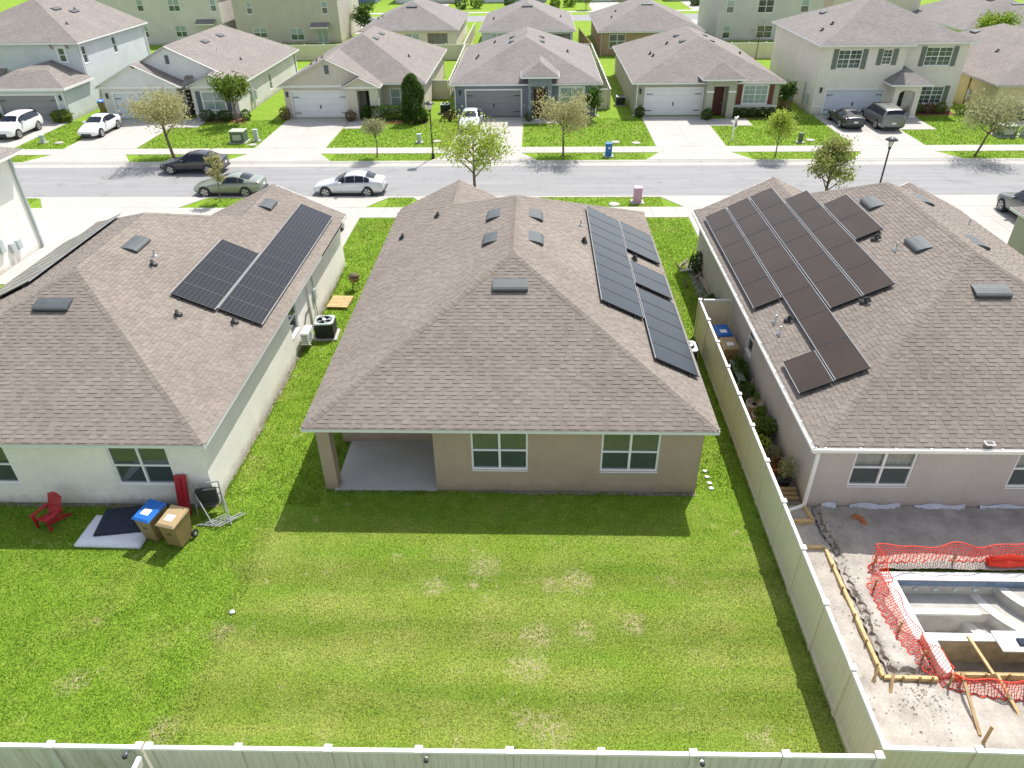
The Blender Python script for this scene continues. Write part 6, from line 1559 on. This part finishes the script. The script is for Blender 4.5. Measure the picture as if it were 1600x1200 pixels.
# safety net
path=[(15.5,14.72),(12.5,14.66),(9.66,14.56),(9.32,13.75),(9.38,12.4),(9.58,11.5),(9.9,10.82),(10.7,10.62),(13.0,10.35),(15.5,10.1)]
T_=thing('safety_netting','orange mesh safety net sagging around the unfinished pool','netting',(9.5,12.5,0),world_coords=True)
pts=[]; 
for a,b in zip(path[:-1],path[1:]):
    n=max(1,int(math.hypot(b[0]-a[0],b[1]-a[1])/.07))
    for i in range(n): f=i/n; pts.append((a[0]+(b[0]-a[0])*f,a[1]+(b[1]-a[1])*f))
net=MB(); rg=random.Random(9); prev=None
for i,(x,y) in enumerate(pts):
    d=Vector((pts[min(i+1,len(pts)-1)][0]-pts[max(i-1,0)][0],pts[min(i+1,len(pts)-1)][1]-pts[max(i-1,0)][1],0)).normalized(); nn=Vector((-d.y,d.x,0))
    sag=.5+.5*math.cos(i*2*math.pi/26)
    if d.x<-.75: top=.58+.16*sag; lean=.10+.05*math.sin(i*.4)
    elif d.x>.75: top=.30+.14*sag; lean=-.08+.05*math.sin(i*.5)
    else: top=.26+.2*sag+.03*math.sin(i*.7); lean=-(.26+.06*math.sin(i*.5)+.10*(1-sag))
    col=[]
    for k_ in range(8):
        f=k_/7; z=.16+top*f**.8; off=lean*f+.045*math.sin(i*1.9+k_*1.3)*(1-f)+(.12*(1-f)**3)
        col.append(Vector((x,y,z))-nn*off)
    for k_ in range(7): net.bar(col[k_],col[k_+1],.016,.006,up=nn)
    if prev:
        for k_ in range(8): net.bar(prev[k_],col[k_],.03 if k_ in(0,7) else .012,.006)
    prev=col
o=net.build('mesh',MAT['net'],T_); o['kind']='stuff'
for x,y in ((9.66,14.6),(9.32,13.7),(9.4,12.3),(9.62,11.45),(9.95,10.75),(11.6,10.52),(11.9,14.68)): MB().box(x-.02,x+.02,y-.02,y+.02,0,.55).build('stake',MAT['wood_d'],T_)
t=thing('net_roll','bright red bundle of rolled netting beyond the pool coping','netting',(13.6,14.66,.1)); MB().tube([(-.75,.02,.14),(-.3,-.02,.17),(.3,.03,.15),(1.2,0,.16)],[.12,.15,.14,.13],10).build('roll',MAT['net'],t,smooth=False); MB().tube([(-.72,.0,.3),(-.2,.02,.33),(.6,.0,.3)],[.06,.08,.06],8).build('fold',MAT['net'],t)
# form boards, stakes, planks
t=thing('form_boards','yellow timber formwork boards staked along the sandy strip by fence','formwork',(8.48,12.9,0),world_coords=True)
for a,b in (((8.47,15.1),(8.47,13.0)),((8.47,12.99),(8.48,10.95)),((8.49,10.93),(9.75,10.91)),((7.9,15.17),(8.44,15.17)),((8.4,16.98),(8.48,16.25)),((7.85,16.25),(8.46,16.25))): MB().bar((*a,.20),(*b,.20),.09,.12).build('board',MAT['wood'],t)
for x,y in ((8.42,14.4),(8.42,13.6),(8.42,12.7),(8.42,11.9),(8.42,11.2),(8.9,10.86),(9.3,10.86),(9.6,10.86)): MB().box(x-.02,x+.02,y-.02,y+.02,0,.36).build('stake',MAT['wood_d'],t)
for lb,p,q in (('short timber stake leaning at the formwork corner, near fence',(8.14,10.75,.02),(8.36,11.05,.42)),('short timber stake leaning on the crosswise form board',(8.42,10.35,.05),(8.66,10.9,.36)),('upright timber stake near bottom fence of pool yard',(10.02,9.3,0),(10.16,9.45,.62)),('long pale timber brace from spa form to ground stake',(10.28,10.95,.42),(10.06,9.5,.2)),('right timber brace from spa form toward the bottom edge',(11.1,10.95,.42),(11.3,9.9,.05)),('thin batten lying across the spa opening',(10.98,12.05,.37),(11.05,10.95,.37))):
    o=MB().bar(p,q,.07,.045).build('timber_brace',MAT['wood_d'] if 'stake' in lb else MAT['wood']); tag(o,lb,'timber','loose timbers in the pool yard')
o=MB().bar((8.75,9.93,.10),(9.25,9.8,.10),.09,.04).build('plank',MAT['wood_d']); tag(o,'dark half of a broken plank lying on sand','plank'); o=MB().bar((9.1,9.84,.13),(9.62,9.66,.10),.10,.03).build('plank',MAT['wood']); tag(o,'light half of a broken plank lying on sand','plank'); o=MB().bar((10.2,9.62,.09),(10.5,9.6,.09),.04,.03).build('plank',MAT['wood_d']); tag(o,'small dark offcut lying right of the upright stake','plank')
m=MB(); xs=np.arange(8.95,21.0,.22); pr=None
for i,x in enumerate(xs):
    a=(x,17.0,.26+.05*math.sin(i*1.3)); b=(x,16.9-.05*math.sin(i*.9),.10+.03*math.sin(i*2.1)); c=(x,16.72-.07*math.sin(i*1.1+1),.075)
    if pr and (i%9)not in(3,4): m.face([pr[0],a,b,pr[1]]); m.face([pr[1],b,c,pr[2]])
    pr=(a,b,c)
o=m.build('plastic_sheeting',MAT['plastic_sheet']); tag(o,'crumpled pale plastic sheeting along the base of the mauve wall','sheeting')
t=thing('rusty_scrap','crumpled orange-brown scrap on shaded sand by the mauve wall','scrap',(9.85,16.35,.06)); MB().tube([(-.2,.1,.05),(0,.15,.14),(.15,.05,.12),(.22,-.12,.03)],[.05,.09,.08,.04],8).build('piece',MAT['terracotta'],t); MB().tube([(.0,-.02,.03),(.2,-.1,.06),(.3,-.2,.03)],[.05,.06,.03],7).build('piece',MAT['terracotta'],t)
o=MB().box(10.28,10.5,16.2,16.26,.06,.1).build('green_offcut',MAT['util_green']); tag(o,'small dark green offcut on shaded sand','scrap')
o=MB().tube([(9.75+.28*math.cos(a),15.45+.14*math.sin(a),.1) for a in np.linspace(0.3,6.2,26)],.008,5).build('cable_loop',MAT['dark_plastic']); tag(o,'thin dark cable loop lying on shaded sand','cable')
t=thing('eave_light','small square solar light on the gutter of the right house','light',(13.05,16.72,2.84)); MB().box(-.13,.13,-.1,.1,.02,.06).build('frame',MAT['white'],t,bevel=.01); MB().box(-.1,.1,-.075,.075,.061,.066).build('cell',MAT['dark_plastic'],t)
for i,(x,y,n) in enumerate(((7.5,8.75,900),(11.2,8.55,500),(11.9,8.6,400),(7.35,9.3,300))):
    rgn=np.random.default_rng(60+i); P0=np.stack([rgn.normal(x,.18,n//3),rgn.normal(y,.1,n//3),np.zeros(n//3)],1); P0=P0[P0[:,0]>7.15]; P0=P0[P0[:,1]>8.3]; k_=len(P0)
    d=rgn.normal(0,.05,(k_,3)); d[:,2]=rgn.uniform(.05,.14,k_); s=rgn.normal(0,.012,(k_,3)); s[:,2]=0; P0[:,2]=.05
    o=np_mesh('weeds',np.stack([P0-s,P0+s,P0+d],1).reshape(-1,3),np.arange(k_*3).reshape(-1,3),MAT['leaf_bright']); o['kind']='stuff'; o['label']='green weeds sprouting in the sand near fence'; o['category']='weeds'

# ================================================================== grass blades
def blades(name,label,rects,dens,h,w,seed,z=.0,hole=()):
    rgn=np.random.default_rng(seed); A=[]
    for x0,x1,y0,y1 in rects:
        n=int((x1-x0)*(y1-y0)*dens); A.append(np.stack([rgn.uniform(x0,x1,n),rgn.uniform(y0,y1,n),np.full(n,z)],1))
    P=np.concatenate(A); n=len(P)
    for x0,x1,y0,y1 in hole:
        k_=~((P[:,0]>x0)&(P[:,0]<x1)&(P[:,1]>y0)&(P[:,1]<y1)); P=P[k_]; n=len(P)
    clump=.55+.45*(np.sin(P[:,0]*3.1+1.7*np.sin(P[:,1]*2.3))*np.sin(P[:,1]*3.7+1.3*np.sin(P[:,0]*1.9)))
    a=rgn.uniform(0,2*math.pi,n); s=np.stack([np.cos(a),np.sin(a),0*a],1)*(w*rgn.uniform(.5,1.2,n))[:,None]
    b=rgn.uniform(0,2*math.pi,n); hh=h*rgn.uniform(.5,1.25,n)*(.75+.5*clump); ln=hh*rgn.uniform(.3,1.2,n)
    d=np.stack([np.cos(b)*ln,np.sin(b)*ln,hh],1)
    V=np.stack([P-s,P+s,P+d],1).reshape(-1,3); o=np_mesh(name,V,np.arange(n*3).reshape(-1,3),MAT['blade']); o['kind']='stuff'; o['label']=label; o['category']='grass'; return o
blades('lawn_grass','mown grass of the middle back yard',[(-8.0,6.98,8.15,17.66)],1700,.022,.010,1,hole=[(-3.2,5.2,17.6,18)])
blades('lawn_grass','lusher grass behind the left house',[(-19.5,-8.0,8.05,16.88)],1700,.034,.011,2)
blades('lawn_grass','grass strips beside the middle house',[(-10.05,-6.85,16.9,26.0),(5.25,6.98,17.66,27.8),(-6.85,-6.45,17.6,20.5)],900,.045,.014,3)
blades('lawn_grass','grass strips farther along the middle house toward the street',[(-10.05,-7.0,26.0,42.3),(-10.75,-10.05,35.8,42.3),(5.25,9.2,27.9,42.3)],420,.06,.02,4)
vx=[(-46,-33.1),(-21.6,-17.7),(-9.6,-8.0),(0.2,8.1),(16.4,23.1)]
blades('verge_grass','grass of the near street verge',[(a,b,44.28,46.12) for a,b in vx],220,.06,.025,5)
lots=[(-42.2,-38.1),(-32.0,-22.5),(-16.6,-6.8),(-1.0,9.4),(15.0,24.6),(30.3,40.4)]
blades('lawn_grass','front lawns across the street',[(a,b,57.95,67.0) for a,b in lots],110,.08,.035,6,hole=[(-16.7,-15.1,63.8,67.2),(-1.1,2.3,65.2,67.4),(14.9,18.6,64.1,66.7),(30.2,33.3,62.5,66.6),(-32.1,-29.6,64.5,68)])
blades('verge_grass','grass of the far street verge',[(a+1.1,b-1.1,54.4,56.25) for a,b in lots],130,.07,.03,7)
blades('edge_grass','longer unmown grass tufts along walls and fences',[(-22,-10.2,16.72,16.9),(-10.1,-9.92,16.8,35.2),(-6.8,5.2,17.5,17.68),(5.2,5.34,17.7,35),(6.9,7.0,8.2,27.8),(-7.8,6.9,8.1,8.22),(-6.98,-6.8,18.0,35)],520,.085,.013,8)
print('objects', len(bpy.data.objects))

# bare soil along the foot of the near walls
def soil_edge(label,p,q,out,seed):
    rgn=random.Random(seed); p=Vector(p); q=Vector(q); out=Vector(out); n=int((q-p).length/.12); m=MB(); pr=None
    w=.05
    for i in range(n+1):
        w=min(.16,max(.0,w+rgn.uniform(-.035,.035))); a=p.lerp(q,i/n); c=(a+Vector((0,0,.03)),a+out*w+Vector((0,0,.012)))
        if pr: m.face([pr[0],c[0],c[1],pr[1]])
        pr=c
    o=m.build('soil_edge',MAT['damp']); struct(o)
soil_edge('',(-6.5,17.66,0),(5.2,17.69,0),(0,-1,0),1); soil_edge('',(-21.9,16.89,0),(-10.1,16.89,0),(0,-1,0),2); soil_edge('',(-10.09,16.9,0),(-10.09,35,0),(1,0,0),3)
